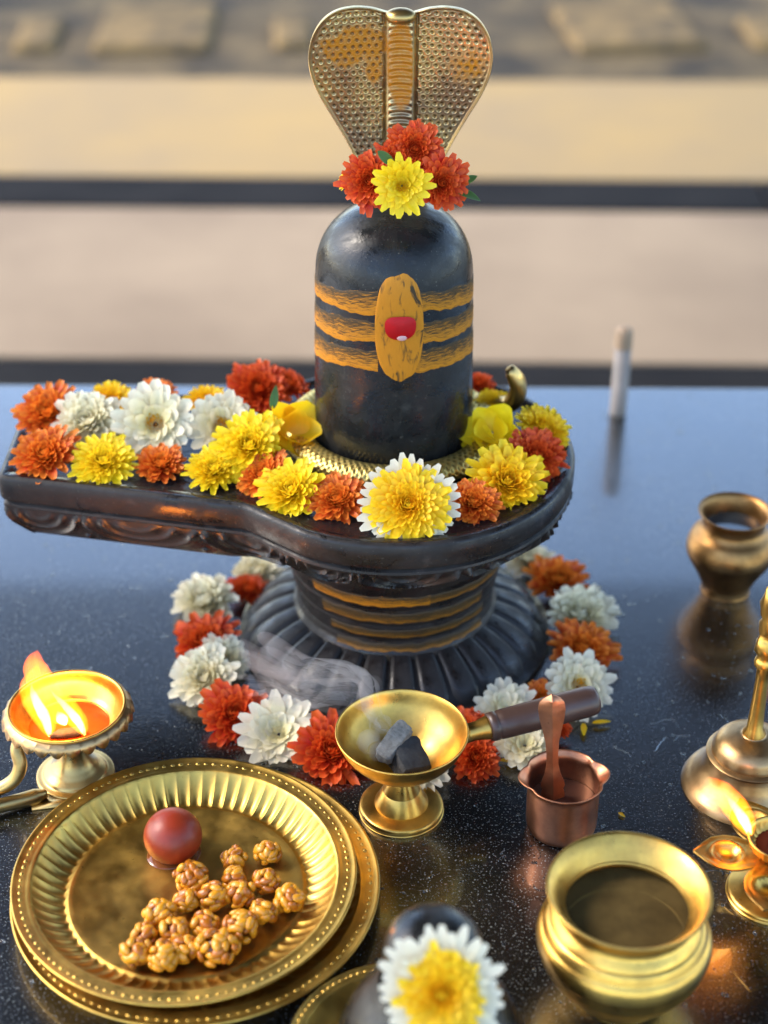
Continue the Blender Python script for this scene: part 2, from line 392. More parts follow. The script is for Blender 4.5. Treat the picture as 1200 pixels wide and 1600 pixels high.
for i, (dd, z) in enumerate(prof2):
    kd = np.clip((out[:, :1]+.13)/.09, 0, 1); isl = (len(prof) <= i < len(prof)+len(low)); tl = (i-len(prof))/33. if isl else 1.; dw = 1. if i < len(prof) else (1-kd)+kd*((.002+.046*tl**1.15)/dd if isl else 1.45); tipk = np.clip(-Nrm[:, 0]*1.0-.55, 0, 1)[:, None]*2.2*(out[:, :1] < -.2); o2 = out-Nrm*dd*(dw+1.6*tipk*(dd > .005))
    if len(prof) <= i < len(prof)+len(low):
        t = (i-len(prof))/33.
        u = ((S/.080+.15*np.sin(S*23)) % 1)*2-1; v = t*1.25
        rad = np.sqrt(u**2+(v-.0)**2*.9)
        rel = np.exp(-((rad-.92)/.07)**2)+.8*np.exp(-((rad-.60)/.06)**2)+.6*np.exp(-((rad-.30)/.07)**2)
        rel += .8*np.exp(-((np.abs(u)-1)/.05)**2)*(v > .8)
        o2 = o2+Nrm*(rel*.0030*min(1, 6*t, 6*(1-t)))[:, None]*(1+1.8*kd)
    rows.append(np.concatenate([o2, np.full((NO, 1), z)], 1))
Abas = np.array(rows).transpose(1, 0, 2)-np.array([CX, CY, 0])
mb = MB(); mb.grid(Abas, cu=True, flip=True)
mb.add(Abas[:, -1], [tuple(range(NO))])
basin = mb.obj('basin', 'stone_dull', ling, sharp=40)
# top surface: shallow raised lip, then flat dish
rows = []
for dd, z in [(.004, ZD), (.010, ZD+.0002), (.0115, ZD-.0012), (.013, ZD-.0016), (.022, ZD-.0016)]:
    rows.append(np.concatenate([out-Nrm*dd, np.full((NO, 1), z)], 1))
At = np.array(rows).transpose(1, 0, 2)-np.array([CX, CY, 0]); mb = MB(); mb.grid(At, cu=True, flip=True)
mb.add(At[:, -1], [tuple(range(NO))[::-1]])
mb.obj('basin_top', 'stone_top', ling, sharp=50)
for c_ in ling.children:
    c_.scale = (KS, KS, KS); c_.location = (c_.location.x*KS, c_.location.y*KS, ZT-ZD*KS)
# ---- neck
def neck_r(z):
    return np.interp(z, [.030, .036, .040, .046, .056, .068, .080, .092, .100, .106, .116], [.0880, .0865, .0835, .0830, .0845, .0870, .0895, .0925, .0950, .0965, .0975])
npf = [(.094, .028)]+[(neck_r(z), z) for z in np.linspace(.030, .116, 60)]+[(.085, .120)]
mb = MB(); lathe(mb, npf, 128, rf=lambda ph, r, z: -.0012*np.exp(-((z-.064)/.0012)**2)-.0012*np.exp(-((z-.082)/.0012)**2)-.0010*np.exp(-((z-.048)/.0012)**2))
mb.obj('neck', 'stone_dull', ling)
cst = lambda v: (lambda ph: v+0*ph)
for k, (zl, zh, a, b, mt) in enumerate([(.0865, .0985, -.78, .30, 'paste'), (.088, .098, .28, 1.1, 'paste_thin'), (.0675, .0795, -.72, .9, 'paste_thin'), (.051, .0600, -.66, 1.0, 'paste_thin'), (.038, .0450, -.6, 1.0, 'paste_thin')]):
    shell('paste_stripe', cst(zl), cst(zh), a, b, mt, neck_r, ling, .0010, seed=31+k, rough=.0016, centre=(CX, CY))
# ---- base with its ring of lotus petals
mb = MB(); lathe(mb, [(.080, .034), (.092, .0300), (.104, .0245), (.114, .0180), (.122, .0110), (.127, .0060), (.1330, .0050), (.1335, .0040), (.1335, 0), (.0, 0)], 128)
mb.obj('base', 'stone_dull', ling)
NP = 28
def lotus(k):
    a0 = 2*np.pi*k/NP; hw = np.pi/NP*.97; u = np.linspace(-1, 1, 9); s = np.linspace(0, 1, 12); A = []
    for t in s:
        r0 = .082+.046*t; wd = 1.0 if t < .8 else math.sqrt(max(0, 1-((t-.8)/.22)**2))
        z0 = np.interp(r0, [.080, .092, .104, .114, .122, .128], [.0345, .0305, .0252, .0190, .0125, .0065])
        row = []
        for uu in u:
            z = z0+.0034*(1-abs(uu)**4)+.0009*math.exp(-((abs(uu)-.70)/.10)**2)-(.0028 if abs(uu) == 1 else 0)-(.004*t**8)
            aa = a0+hw*uu*wd; row.append((r0*math.cos(aa), r0*math.sin(aa), max(z, .0005)))
        A.append(row)
    m_ = MB(); m_.grid(A, flip=True); return m_
me0 = lotus(0).mesh('lotus_petal'); me0.materials.append(M['stone_dull'])
for k in range(NP):
    o = link('lotus_petal', me0, ling); o.rotation_euler.z = 2*np.pi*k/NP+.05
# red petal stuck on the paste
def heart():
    mb = MB(); mt = MB(); n = 26; rows = []
    for i in range(9):
        s = i/8; row = []
        for j in range(n):
            a = 2*math.pi*j/n; x = math.cos(a); y = math.sin(a)
            hx = .0118*math.copysign(abs(x)**.75, x)*(1+.10*y); hy = .0100*math.copysign(abs(y)**.8, y)-.0016*(1-abs(x))*(y > 0)
            row.append((hx*s, -.0020*(1-s**2.2)-.0003, hy*s))
        rows.append(row)
    mb.grid(rows, cv=True); return mb
rp = heart().obj('red_petal', 'redpetal'); tag(rp, 'glossy red rose petal stuck on the saffron oval of the stone pillar', 'petal')
rz_ = .297; rphi = .07; rr_ = float(pil_r(rz_))+.0024
rp.location = (.0078+rr_*KS*math.sin(rphi), 1.191-rr_*KS*math.cos(rphi), ZT+(rz_-.001-ZD)*KS); rp.rotation_euler = (R(-4), 0, rphi)
mb = MB(); ellipsoid(mb, (.001, -.0008, -.0080), (.0040, .0012, .0026)); mb.obj('petal_tip', 'whitetip', rp)

# ================================================================ BRASS SERPENT
serp = thing('brass_serpent', (.0078, 1.191, ZT), 'brass cobra coiled round the foot of the pillar, its dotted hood spread above the flowers', 'serpent statue')
serp.scale = (KS, KS, KS)
# hood: outline half-widths along height
HOOD_H = [(0, 22), (10, 23), (22, 21), (45, 14), (72, 11), (98, 15), (119, 29), (133, 52), (139, 82), (135, 114), (123, 146), (104, 182), (84, 220), (68, 255), (56, 285), (30, 292), (0, 292)]
def hood():
    half = smooth_prof([(x, y) for x, y in HOOD_H[1:-1]], 10); half = np.vstack([[0, 24], half, [0, 292]])
    ol = np.vstack([half, (half*[-1, 1])[::-1][1:-1]]); ol = ol*[.0005, -.00052]+[0, .513+12*.00052]
    zc = .452; nt_, nr = 560, 190
    dl = np.r_[0, np.cumsum(np.linalg.norm(np.diff(np.vstack([ol, ol[:1]]), axis=0), axis=1))]; q = np.linspace(0, dl[-1], nt_, endpoint=False)
    oc = np.vstack([ol, ol[:1]]); ox = np.interp(q, dl, oc[:, 0]); oz = np.interp(q, dl, oc[:, 1])
    s_ = np.r_[np.linspace(0.0, .93, nr-24), np.linspace(.935, 1, 24)]
    X = ox[:, None]*s_[None]; Z = zc+(oz[:, None]-zc)*s_[None]
    edge = (1-s_)[None]*np.hypot(ox, oz-zc)[:, None]
    v = np.clip((Z-.39)/.125, 0, 1.1)
    Yb = -.014*v**1.6-.020*(np.abs(X)/.07)**1.8*(.3+.7*v)
    dent = np.zeros_like(X); dark = np.zeros_like(X); sp = .0060
    for r_ in range(-8, 27):
        for c_ in range(-14, 15):
            cx = c_*sp+(r_ % 2)*sp/2; cz = .388+r_*sp*.87
            if abs(cx) < .0140: continue
            cx += .0009*mnoise.noise(Vector((r_*3.1, c_*2.7, 1))); cz += .0009*mnoise.noise(Vector((r_*2.1, c_*3.7, 5)))
            k = .85+.3*mnoise.noise(Vector((r_*1.3, c_*1.9, 3)))
            i0 = (np.abs(X-cx) < .003) & (np.abs(Z-cz) < .003)
            d2 = (X[i0]-cx)**2+(Z[i0]-cz)**2; dent[i0] += .0016*np.exp(-(d2/((.00165*k)**2))**2)-.0003*np.exp(-((np.sqrt(d2)-.0022)/.0005)**2)
            dark[i0] = np.maximum(dark[i0], np.exp(-(d2/((.00150*k)**2))**2))
    ok = np.clip((edge-.0028)/.0012, 0, 1); dent *= ok; dark *= ok
    rim = .0020*np.exp(-((edge-.0006)/.0011)**2)
    band = .0034*np.clip(1-(np.abs(X)/.0115)**6, 0, 1)-.0020*np.exp(-((np.abs(X)-.0127)/.0010)**2)
    rib = .0011*np.cos(Z*2*np.pi/.0056+2.2*(X/.011)**2)*np.clip(1-(np.abs(X)/.0095)**4, 0, 1)*np.clip(edge/.004, 0, 1)
    dark = np.maximum(dark, .6*np.exp(-((np.abs(X)-.0125)/.0008)**2))
    Yf = Yb-(rim+band*np.clip(edge/.003, 0, 1)+rib)+dent
    col = np.stack([dark, 0*dark, 0*dark], -1).reshape(-1, 3)
    return np.stack([X, Yf, Z], -1), np.stack([X, Yb+.0035, Z], -1), col
Fh, Bh, hcol = hood()
mb = MB(); mb.grid(Fh, cu=True, flip=True, col=hcol); mb.grid(Bh[::4, ::6], cu=True); mb.grid(np.stack([Fh[:, -1], Bh[:, -1]], 1), cu=True, flip=True)

def hood_mat():
    t = NT('smeared_hood_brass'); v = t.co(); sx = t.n('SeparateXYZ'); t.l(v, sx.inputs[0])
    n1 = t.noise(v, 28, 5, .6); n2 = t.noise(v, 200, 4)
    base = t.mix(t.ramp(n1, [(.4, 0), (.6, 1)]), (.66, .49, .22), (.42, .29, .16))
    def blob(cx, cz, rx, rz):
        a = t.math('DIVIDE', t.math('SUBTRACT', sx.outputs[0], cx), rx); b = t.math('DIVIDE', t.math('SUBTRACT', sx.outputs[2], cz), rz)
        return t.math('SUBTRACT', 1, t.math('ADD', t.math('MULTIPLY', a, a), t.math('MULTIPLY', b, b)))
    # paste smeared on the left wing, the throat, the right wing
    m_ = t.math('MAXIMUM', blob(-.034, .484, .034, .024), blob(-.020, .468, .010, .022))
    m_ = t.math('MAXIMUM', m_, t.math('MULTIPLY', blob(0, .468, .0125, .040), 1.8))
    m_ = t.math('MAXIMUM', m_, t.math('MULTIPLY', blob(.052, .472, .026, .022), .55))
    m_ = t.math('ADD', m_, t.math('MULTIPLY', t.math('SUBTRACT', n1, .5), 2.4))
    f = t.ramp(m_, [(.25, 0), (.55, 1)])
    f = t.math('MULTIPLY', f, t.ramp(n2, [(.25, .55), (.5, 1)]))
    base = t.mix(f, base, (.46, .17, .008))
    met = t.math('SUBTRACT', 1, f)
    at = t.n('Attribute', attribute_name='petal'); sp = t.n('SeparateColor'); t.l(at.outputs['Color'], sp.inputs[0])
    base = t.mix(t.math('MULTIPLY', sp.outputs[0], .8), base, (.09, .05, .02))
    rg = t.ramp(n2, [(.3, .28), (.7, .42)])
    return t.set(base=base, metal=met, rough=rg, normal=t.bump(n2, .15, .0004))
M['hood'] = hood_mat()
def coil_mat():
    t = NT('pitted_brass'); at = t.n('Attribute', attribute_name='petal'); sp = t.n('SeparateColor'); t.l(at.outputs['Color'], sp.inputs[0])
    n = t.noise(t.co(), 30, 5)
    base = t.mix(t.ramp(n, [(.4, 0), (.6, 1)]), (.72, .56, .18), (.56, .42, .12)); base = t.mix(t.math('MULTIPLY', sp.outputs[0], .85), base, (.06, .04, .015))
    return t.set(base=base, metal=1., rough=.42)
M['coil'] = coil_mat()
ho = mb.obj('hood', 'hood', serp, attr=True); ho.location = (.0045, .048, -ZD)
# head nub at the top of the throat
mb = MB(); ellipsoid(mb, (0, 0, 0), (.012, .010, .006), None, 20, 12)
hd = mb.obj('head', 'brass_pale', serp); hd.location = (.0045, .031, .506-ZD)
# body rising behind the pillar
mb = MB(); tube(mb, smooth_prof([(.0, .078, .006), (.0, .082, .04), (.0, .080, .12), (.0, .078, .18), (.003, .066, .215), (.0045, .052, .24)]), np.r_[np.linspace(.011, .012, 41)], 20, sq=(1.1, .8))
mb.obj('body', 'brass_pale', serp)
# coil with dotted dents
def coil():
    n, m = 760, 40; a = np.linspace(0, 2*np.pi, n, endpoint=False); b = np.linspace(0, 2*np.pi, m, endpoint=False)
    Aa, Bb = np.meshgrid(a, b, indexing='ij'); r = np.full_like(Aa, 1.)
    s = Aa*.080; tt = Bb*.0105; dent = np.zeros_like(Aa); sp = .0057
    K = int(2*np.pi*.080/sp)
    ka = s/(2*np.pi*.080/K)
    for off, q in ((0, 0), (.5, 1)):
        for jj in range(-3, 4):
            tb = np.pi/2+(jj*2+q)*.34
            da = ((ka-off+.5) % 1-.5)*sp; db = ((Bb-tb+np.pi) % (2*np.pi)-np.pi)*.0105
            dent += np.exp(-((da*da+db*db)/(.0013**2))**2)
    ex, ez = .0125, .0088
    rr = 1-dent*.12
    x = .0805+ex*np.cos(Bb)*rr; z = ez*np.sin(Bb)*rr
    return np.stack([x*np.cos(Aa), x*np.sin(Aa), z+.007+.0*Aa], -1), np.stack([np.clip(dent, 0, 1)]*3, -1).reshape(-1, 3)
mb = MB(); cg, cc = coil(); mb.grid(cg, cu=True, cv=True, flip=True, col=cc); co_ = mb.obj('coil', 'coil', serp, attr=True)
# tail flicking up at the right
mb = MB(); tube(mb, smooth_prof([(.070, .040, .010), (.085, .036, .010), (.099, .030, .014), (.1045, .024, .026), (.1035, .020, .040), (.098, .018, .050), (.094, .018, .053)]), np.interp(np.linspace(0, 1, 49), [0, .4, .7, .9, 1], [.008, .0095, .008, .0055, .002]), 18, sq=(1, .8))
tl_ = mb.obj('tail', 'brass_pale', serp)
# ================================================================ FLOWERS
def petal_strip(mb, phi, th0, th1, L, W, cup, r0, z0, g, t, tab, rg, ns=8, curl=0., twist=0.):
    s = np.linspace(0, 1, ns); th = th0+(th1-th0)*s**1.2+curl*s**4
    ds = L/(ns-1); r = r0+np.concatenate([[0], np.cumsum(np.sin(th[:-1])*ds)]); z = z0+np.concatenate([[0], np.cumsum(np.cos(th[:-1])*ds)])
    w_ = W*np.interp(s, np.linspace(0, 1, len(tab)), tab)
    u = np.array([-1, -.5, 0, .5, 1]); tw = twist*s
    lat = u[None]*w_[:, None]*np.cos(tw)[:, None]; nn = cup*(u[None]**2-.3)*w_[:, None]+u[None]*w_[:, None]*np.sin(tw)[:, None]
    rr = r[:, None]-np.cos(th)[:, None]*nn; zz_ = z[:, None]+np.sin(th)[:, None]*nn
    x = rr*math.cos(phi)-lat*math.sin(phi); y = rr*math.sin(phi)+lat*math.cos(phi)
    col = np.stack([np.repeat(s[:, None], 5, 1), np.full((ns, 5), g), np.full((ns, 5), t)], -1).reshape(-1, 3)
    mb.grid(np.stack([x, y, zz_], -1), col=col)
GA = math.pi*(3-math.sqrt(5))
TAB_SPOON = [.3, .4, .55, .75, .95, 1, .92, .55]; TAB_NARROW = [.5, .8, 1, 1, .95, .75, .2]; TAB_OVAL = [.25, .5, .75, .92, 1, .98, .85, .40]
def fl_pom(seed, N=185, W=.100, loose=.12, flat=.95, hi=1.72):
    rg = random.Random(seed); mb = MB()
    for i in range(N):
        t = (i+.5)/N; th = .05+(hi-.05)*t**.72
        L = (.50+.50*t**.8)*(1+rg.uniform(-loose, loose)*(.4+t))
        petal_strip(mb, i*GA+rg.uniform(-.12, .12), th*.72, th+rg.uniform(-.1, .1), L*flat, W*(.75+.45*t)*rg.uniform(.85, 1.15), rg.uniform(.25, .75), .02, 0, rg.random(), t, TAB_SPOON, rg, curl=rg.uniform(-.5, .15)*(1-.5*t)-.75*(1-t)**2, twist=rg.uniform(-.5, .5))
    return mb
def fl_open(seed, N=46, W=.15, rows=3, inner=.55, hole=.10):
    rg = random.Random(seed); mb = MB()
    for k in range(rows):
        n = int(N/rows); f = k/(rows-1)
        for i in range(n):
            th = 1.5-.5*(1-f)-.12+rg.uniform(-.12, .12)
            petal_strip(mb, 2*math.pi*(i+.37*k+rg.uniform(-.15, .15))/n, th-.25, th+.1, (inner+(1-inner)*f)*rg.uniform(.84, 1.08), W*rg.uniform(.85, 1.15)*(.85+.15*f), rg.uniform(.15, .5), hole*.7, .06*(1-f), rg.random(), f, TAB_OVAL, rg, curl=rg.uniform(-.35, .35), twist=rg.uniform(-.3, .3))
    return mb
def fl_centre(seed, r=.22, h=.12, n=46):
    rg = random.Random(seed); mb = MB()
    for i in range(n):
        t = (i+.5)/n; rad = r*math.sqrt(t); a = i*GA
        petal_strip(mb, a, .15+.5*t, .5*t, .13*rg.uniform(.8, 1.2), .035, .5, rad, h*(1-t*t)*.6, rg.random(), t, TAB_NARROW, rg, ns=4)
    return mb
def fl_cup(seed, N=7):
    rg = random.Random(seed); mb = MB()
    for i in range(N):
        f = i/(N-1); th = .45+.75*f
        petal_strip(mb, i*GA*1.02, th*1.3, th*.55, .85+.3*f, .42+.12*f, .55, .05, 0, rg.random(), f, [.35, .75, 1, 1.05, .95, .7, .3], rg, ns=11, curl=rg.uniform(.3, .9), twist=rg.uniform(-.3, .5))
    return mb
FM = {}
def fmesh(kind, seed, mat):
    k = (kind, seed, mat)
    if k not in FM:
        b = {'pom': lambda: fl_pom(seed), 'shag': lambda: fl_pom(seed, 135, .115, .16, 1, 1.66), 'fine': lambda: fl_pom(seed, 190, .088, .1, .97, 1.68), 'open': lambda: fl_open(seed, 54, .18),
             'wide': lambda: fl_open(seed, 76, .165, 4, .42, .06), 'daisy': lambda: fl_open(seed, 76, .135, 4, .40, .05), 'white': lambda: fl_pom(seed, 100, .150, .14, 1, 1.66),
             'under': lambda: fl_open(seed, 66, .12, 2, .9, .3), 'centre': lambda: fl_centre(seed), 'cup': lambda: fl_cup(seed)}[kind]()
        me = b.mesh('chrysanthemum_'+kind, attr=True); me.materials.append(M[mat]); FM[k] = me
    return FM[k]
GROUPS = {}
def flower(pos, r, kind, mat, seed, tilt, side, label, grp, centre=False, name=None, flatten=1.0, cat='flower'):
    nm = name or {'red': 'red_chrysanthemum', 'orange': 'orange_chrysanthemum', 'yellow': 'yellow_chrysanthemum', 'golden': 'yellow_chrysanthemum', 'white': 'white_chrysanthemum'}[mat]
    o = link(nm, fmesh(kind, seed % 6, mat)); o.location = pos; o.rotation_euler = Euler((R(tilt), R(side), 0)).to_matrix().to_euler()
    o.rotation_euler = (Euler((R(tilt), R(side), 0)).to_matrix() @ Euler((0, 0, seed*1.7)).to_matrix()).to_euler()
    r *= (.80 if grp == G1 else .84)*(.94+.12*((seed*37 % 11)/10)); o.scale = (r*(.95+.12*((seed*53 % 7)/6)), r*(.95+.12*((seed*29 % 5)/4)), r*flatten*(.74+.16*((seed*17 % 9)/8))); tag(o, label, cat, grp)
    if centre == 'pale':
        link('flower_centre', fmesh('centre', 1, 'white'), o).location.z = .10
    elif centre:
        c = link('flower_centre', fmesh('centre', seed % 3, 'centre'), o); c.location.z = .10; c.scale = (1.15, 1.15, 1.3); c['label'] = 'yellow centre florets'
    return o
G1 = 'chrysanthemums laid on the stone basin'; G2 = 'chrysanthemums laid round the foot of the pedestal'; G3 = 'flowers on the dome of the pillar'
z1 = .170; z0 = .006
for a in [
 # on the spout: back row
 ((-0.2768, 1.2113, 0.1869), .0345, 'shag', 'orange', 1, 28, -8, 'rust red chrysanthemum in the back corner of the spout tip, leftmost of the back row', G1),
 ((-0.2287, 1.2314, 0.1869), .0265, 'fine', 'golden', 2, 18, 0, 'yellow chrysanthemum half hidden behind the dense white one on the spout', G1),
 ((-0.1930, 1.2427, 0.1869), .028, 'pom', 'orange', 3, 10, 0, 'orange red chrysanthemum showing only behind the wide open white flower', G1),
 ((-0.1494, 1.2336, 0.1869), .025, 'fine', 'golden', 4, 10, 0, 'small yellow chrysanthemum in the back row beside the dark red one', G1),
 ((-0.1067, 1.2543, 0.1869), .0355, 'pom', 'red', 5, 32, 5, 'large dark red chrysanthemum in the back row left of the pillar', G1),
 ((-0.0821, 1.2636, 0.1869), .024, 'pom', 'red', 6, 10, 20, 'small dark red chrysanthemum tucked between the large red one and the brass coil', G1),
 # whites
 ((-0.2404, 1.1897, 0.1898), .0375, 'white', 'white', 1, 30, -6, 'dense white chrysanthemum without a visible centre, leftmost white on the spout', G1),
 ((-0.1853, 1.1819, 0.1947), .0415, 'open', 'white', 2, 48, 0, 'wide open white chrysanthemum with yellow centre, facing forward on the spout', G1, True),
 ((-0.1319, 1.1811, 0.1928), .0385, 'open', 'white', 3, 40, 12, 'white chrysanthemum with yellow centre right of the wide open white one', G1, True),
 # front row
 ((-0.2685, 1.1483, 0.1830), .0360, 'shag', 'orange', 7, 22, -8, 'orange chrysanthemum at the front corner of the spout tip', G1),
 ((-0.2211, 1.1383, 0.1830), .0335, 'fine', 'yellow', 8, 22, 0, 'lemon yellow chrysanthemum in the front row between two orange ones on the spout', G1),
 ((-0.1763, 1.1360, 0.1820), .0315, 'pom', 'orange', 9, 12, 0, 'flat orange chrysanthemum at the middle of the spout front edge', G1),
 ((-0.1329, 1.1260, 0.1820), .0310, 'fine', 'yellow', 10, 18, 0, 'yellow chrysanthemum lying low where the spout meets the basin', G1),
 ((-0.1058, 1.1423, 0.1947), .0385, 'shag', 'yellow', 11, 30, -5, 'raised yellow chrysanthemum left of the pillar, on top of its neighbours', G1),
 ((-0.0930, 1.1165, 0.1830), .0320, 'pom', 'orange', 12, 20, -20, 'orange chrysanthemum below the raised yellow one', G1),
 ((-0.0699, 1.0935, 0.1830), .0345, 'shag', 'yellow', 13, 26, -14, 'yellow chrysanthemum at the front left edge of the basin', G1),
 ((-0.0352, 1.0803, 0.1830), .0350, 'pom', 'orange', 14, 26, -6, 'orange red chrysanthemum left of the big two toned flower', G1),
 ((0.0672, 1.0766, 0.1830), .0310, 'pom', 'orange', 15, 26, 10, 'orange red chrysanthemum right of the big two toned flower', G1),
 ((0.0941, 1.1035, 0.1850), .0385, 'shag', 'golden', 16, 36, 14, 'golden chrysanthemum at the right front of the basin', G1),
 ((0.1198, 1.1416, 0.1869), .0355, 'pom', 'red', 17, 30, 14, 'deep red chrysanthemum at the right edge of the basin', G1),
 ((0.1282, 1.1831, 0.1869), .0340, 'fine', 'golden', 18, 18, 24, 'yellow chrysanthemum at the right rim behind the deep red one', G1),
 ((0.0886, 1.2224, 0.1869), .0230, 'fine', 'golden', 19, 20, 0, 'small yellow chrysanthemum below the brass tail', G1),
 ((0.0810, 1.2636, 0.1869), .0200, 'pom', 'red', 20, 10, 0, 'dark red chrysanthemum peeping out behind the pillar on its right', G1),
 # round the foot
 ((-0.1155, 1.2438, 0.0060), .0300, 'white', 'white', 4, 10, 0, 'blurred white chrysanthemum under the spout, farthest on the left of the ring', G2),
 ((-0.1206, 1.2165, 0.0060), .0240, 'pom', 'red', 21, 10, 0, 'blurred small red chrysanthemum under the spout', G2),
 ((-0.1563, 1.1958, 0.0060), .0370, 'white', 'white', 5, 10, -10, 'blurred cream white chrysanthemum left of the pedestal, above a red one', G2),
 ((-0.1510, 1.1375, 0.0060), .0375, 'shag', 'red', 22, 18, -10, 'red chrysanthemum at the far left of the ring, between two white ones', G2),
 ((-0.1328, 1.1142, 0.0060), .0280, 'white', 'white', 6, 30, 20, 'small white chrysanthemum touching the left side of the pedestal foot', G2),
 ((-0.1460, 1.0847, 0.0100), .0350, 'white', 'white', 7, 30, -12, 'dense white chrysanthemum at the left of the ring', G2),
 ((-0.1187, 1.0416, 0.0060), .0360, 'shag', 'red', 23, 30, 5, 'red chrysanthemum at the front left of the ring', G2),
 ((-0.0825, 1.0170, 0.0080), .0375, 'wide', 'white', 8, 34, 0, 'open white chrysanthemum between two red ones behind the brass plates', G2, 'pale'),
 ((-0.0398, 0.9962, 0.0060), .0365, 'shag', 'red', 24, 28, 0, 'red chrysanthemum between the plates and the incense burner', G2),
 ((0.0270, 0.9759, 0.0060), .0330, 'wide', 'white', 9, 10, 0, 'white chrysanthemum mostly hidden under the bowl of the incense burner', G2),
 ((0.0703, 0.9901, 0.0060), .0290, 'pom', 'red', 25, 30, 6, 'red chrysanthemum under the ferrule of the burner handle', G2),
 ((0.0638, 1.0257, 0.0060), .0240, 'pom', 'red', 26, 10, 0, 'small red chrysanthemum behind the burner bowl rim', G2),
 ((0.0975, 1.0457, 0.0060), .0320, 'wide', 'white', 10, 20, 0, 'white chrysanthemum behind the wooden handle', G2),
 ((0.1100, 1.0054, 0.0060), .0340, 'wide', 'white', 11, 20, 0, 'white chrysanthemum in front of the wooden handle, behind the copper cup', G2),
 ((0.1276, 1.0629, 0.0060), .0220, 'pom', 'orange', 27, 20, 0, 'small rust chrysanthemum left of the yellow centred white one', G2),
 ((0.1388, 1.0257, 0.0060), .0130, 'pom', 'red', 28, 20, 0, 'tiny red flower right of the copper spoon', G2),
 ((0.1572, 1.0720, 0.0120), .0365, 'wide', 'white', 12, 34, 6, 'creamy white chrysanthemum with yellow centre at the right front of the ring', G2, True),
 ((0.1665, 1.1249, 0.0060), .0350, 'shag', 'orange', 29, 15, 5, 'orange chrysanthemum on the right of the ring between two white ones', G2),
 ((0.1699, 1.1747, 0.0060), .0385, 'white', 'white', 13, 16, 5, 'blurred white chrysanthemum at the far right of the ring', G2),
 ((0.1546, 1.2275, 0.0060), .0350, 'shag', 'orange', 30, 14, 5, 'blurred orange chrysanthemum at the back right of the ring', G2),
 ((0.1308, 1.2625, 0.0060), .0320, 'white', 'white', 14, 12, 5, 'blurred white chrysanthemum at the back right of the ring, nearest the basin underside', G2),
]: flower(*a)
# the two toned flower at the front of the basin
o = flower((0.0182, 1.0577, 0.1947), .0420, 'fine', 'golden', 31, 46, 3, 'big golden chrysanthemum with white outer petals at the front centre of the basin', G1, flatten=.62)
u_ = link('outer_petals', fmesh('under', 2, 'white'), o); u_.scale = (.95, .95, .45); u_.location = (0, 0, -.08); u_['label'] = 'white outer petals'
# on the dome of the pillar
flower((0.0225, 1.1736, 0.4294), .0265, 'pom', 'red', 32, 62, 0, 'red chrysanthemum topmost on the dome, in front of the cobra hood', G3, flatten=.8)
flower((-0.0094, 1.1589, 0.4104), .0305, 'pom', 'red', 33, 62, -26, 'red chrysanthemum on the left of the dome', G3, flatten=.8)
flower((0.0412, 1.1589, 0.4084), .0270, 'shag', 'red', 34, 62, 26, 'red chrysanthemum on the right of the dome', G3, flatten=.8)
flower((0.0070, 1.1687, 0.4214), .0220, 'pom', 'red', 37, 62, 0, 'red chrysanthemum behind the yellow one, in the middle of the dome', G3, flatten=.8)
flower((0.0128, 1.1345, 0.4167), .0285, 'daisy', 'yellow', 35, 76, 0, 'bright yellow chrysanthemum facing forward in the middle of the dome', G3, True)
flower((-0.0230, 1.1883, 0.4002), .0150, 'fine', 'golden', 36, 20, -30, 'sliver of a yellow flower behind the left red one on the dome', G3)
# smooth petalled yellow bells
for (p, r, sd, tl, sd2, lb) in (((-0.0759, 1.1635, 0.1967), .0330, 1, 30, 30, 'yellow bell flower with smooth petals leaning on the left side of the pillar'),
                              ((0.0860, 1.1621, 0.1987), .0290, 2, 40, -16, 'yellow bell flower with smooth petals at the right side of the pillar')):
    flower(p, r, 'cup', 'golden' if sd == 1 else 'yellow', sd, tl, sd2, lb, 'yellow bell flowers beside the pillar', name='yellow_bell_flower')
flower((0.0780, 1.1580, 0.1869), .0200, 'cup', 'yellow', 3, 60, -30, 'small folded yellow petals hanging below the right bell flower', 'yellow bell flowers beside the pillar', name='yellow_bell_flower')
def leafmesh(L, W, bend=.25):
    s = np.linspace(0, 1, 12); u = np.linspace(-1, 1, 7); A = []; col = []
    for t in s:
        w_ = W*math.sin(math.pi*min(1, t**.8*.98+.02))**.8
        for uu in u: A.append((t*L, uu*w_, bend*L*t*(1-t)+.18*w_*abs(uu))); col.append((abs(uu), .5, t))
    mb = MB(); mb.grid(np.array(A).reshape(12, 7, 3), col=np.array(col)); return mb
for (p, L, W, rot, lb) in (((0.0533, 1.1540, 0.4044), .019, .0045, (20, 22, 0), 'small green leaf sticking out right of the dome flowers'),
                           ((-0.0045, 1.1374, 0.4414), .019, .0036, (70, 45, 10), 'small green leaf between the red dome flowers'),
                           ((0.0587, 1.1736, 0.4038), .012, .003, (40, -20, 20), 'green bud leaf behind the right red dome flower'),
                           ((-0.0889, 1.1628, 0.2192), .020, .0035, (30, -60, 70), 'thin green sepal pointing up from the left bell flower')):
    o = leafmesh(L, W).obj('green_leaf', 'leaf', attr=True); o.location = p; o.rotation_euler = tuple(R(x) for x in rot); tag(o, lb, 'leaf')
for (p, rz, mt, lb) in (((0.1594, 1.0373, 0.0030), -95, 'golden', 'loose yellow petal standing beside the burner handle end'), ((0.1661, 1.0373, 0.0030), 8, 'golden', 'loose orange yellow petal lying right of the burner handle end'),
                    ((0.0893, 0.9921, 0.0030), -5, 'golden', 'loose yellow petal between the red flower and the copper cup')):
    o = leafmesh(.016, .0025, .1).obj('loose_petal', mt, attr=True); o.location = p; o.rotation_euler.z = R(rz); tag(o, lb, 'petal')

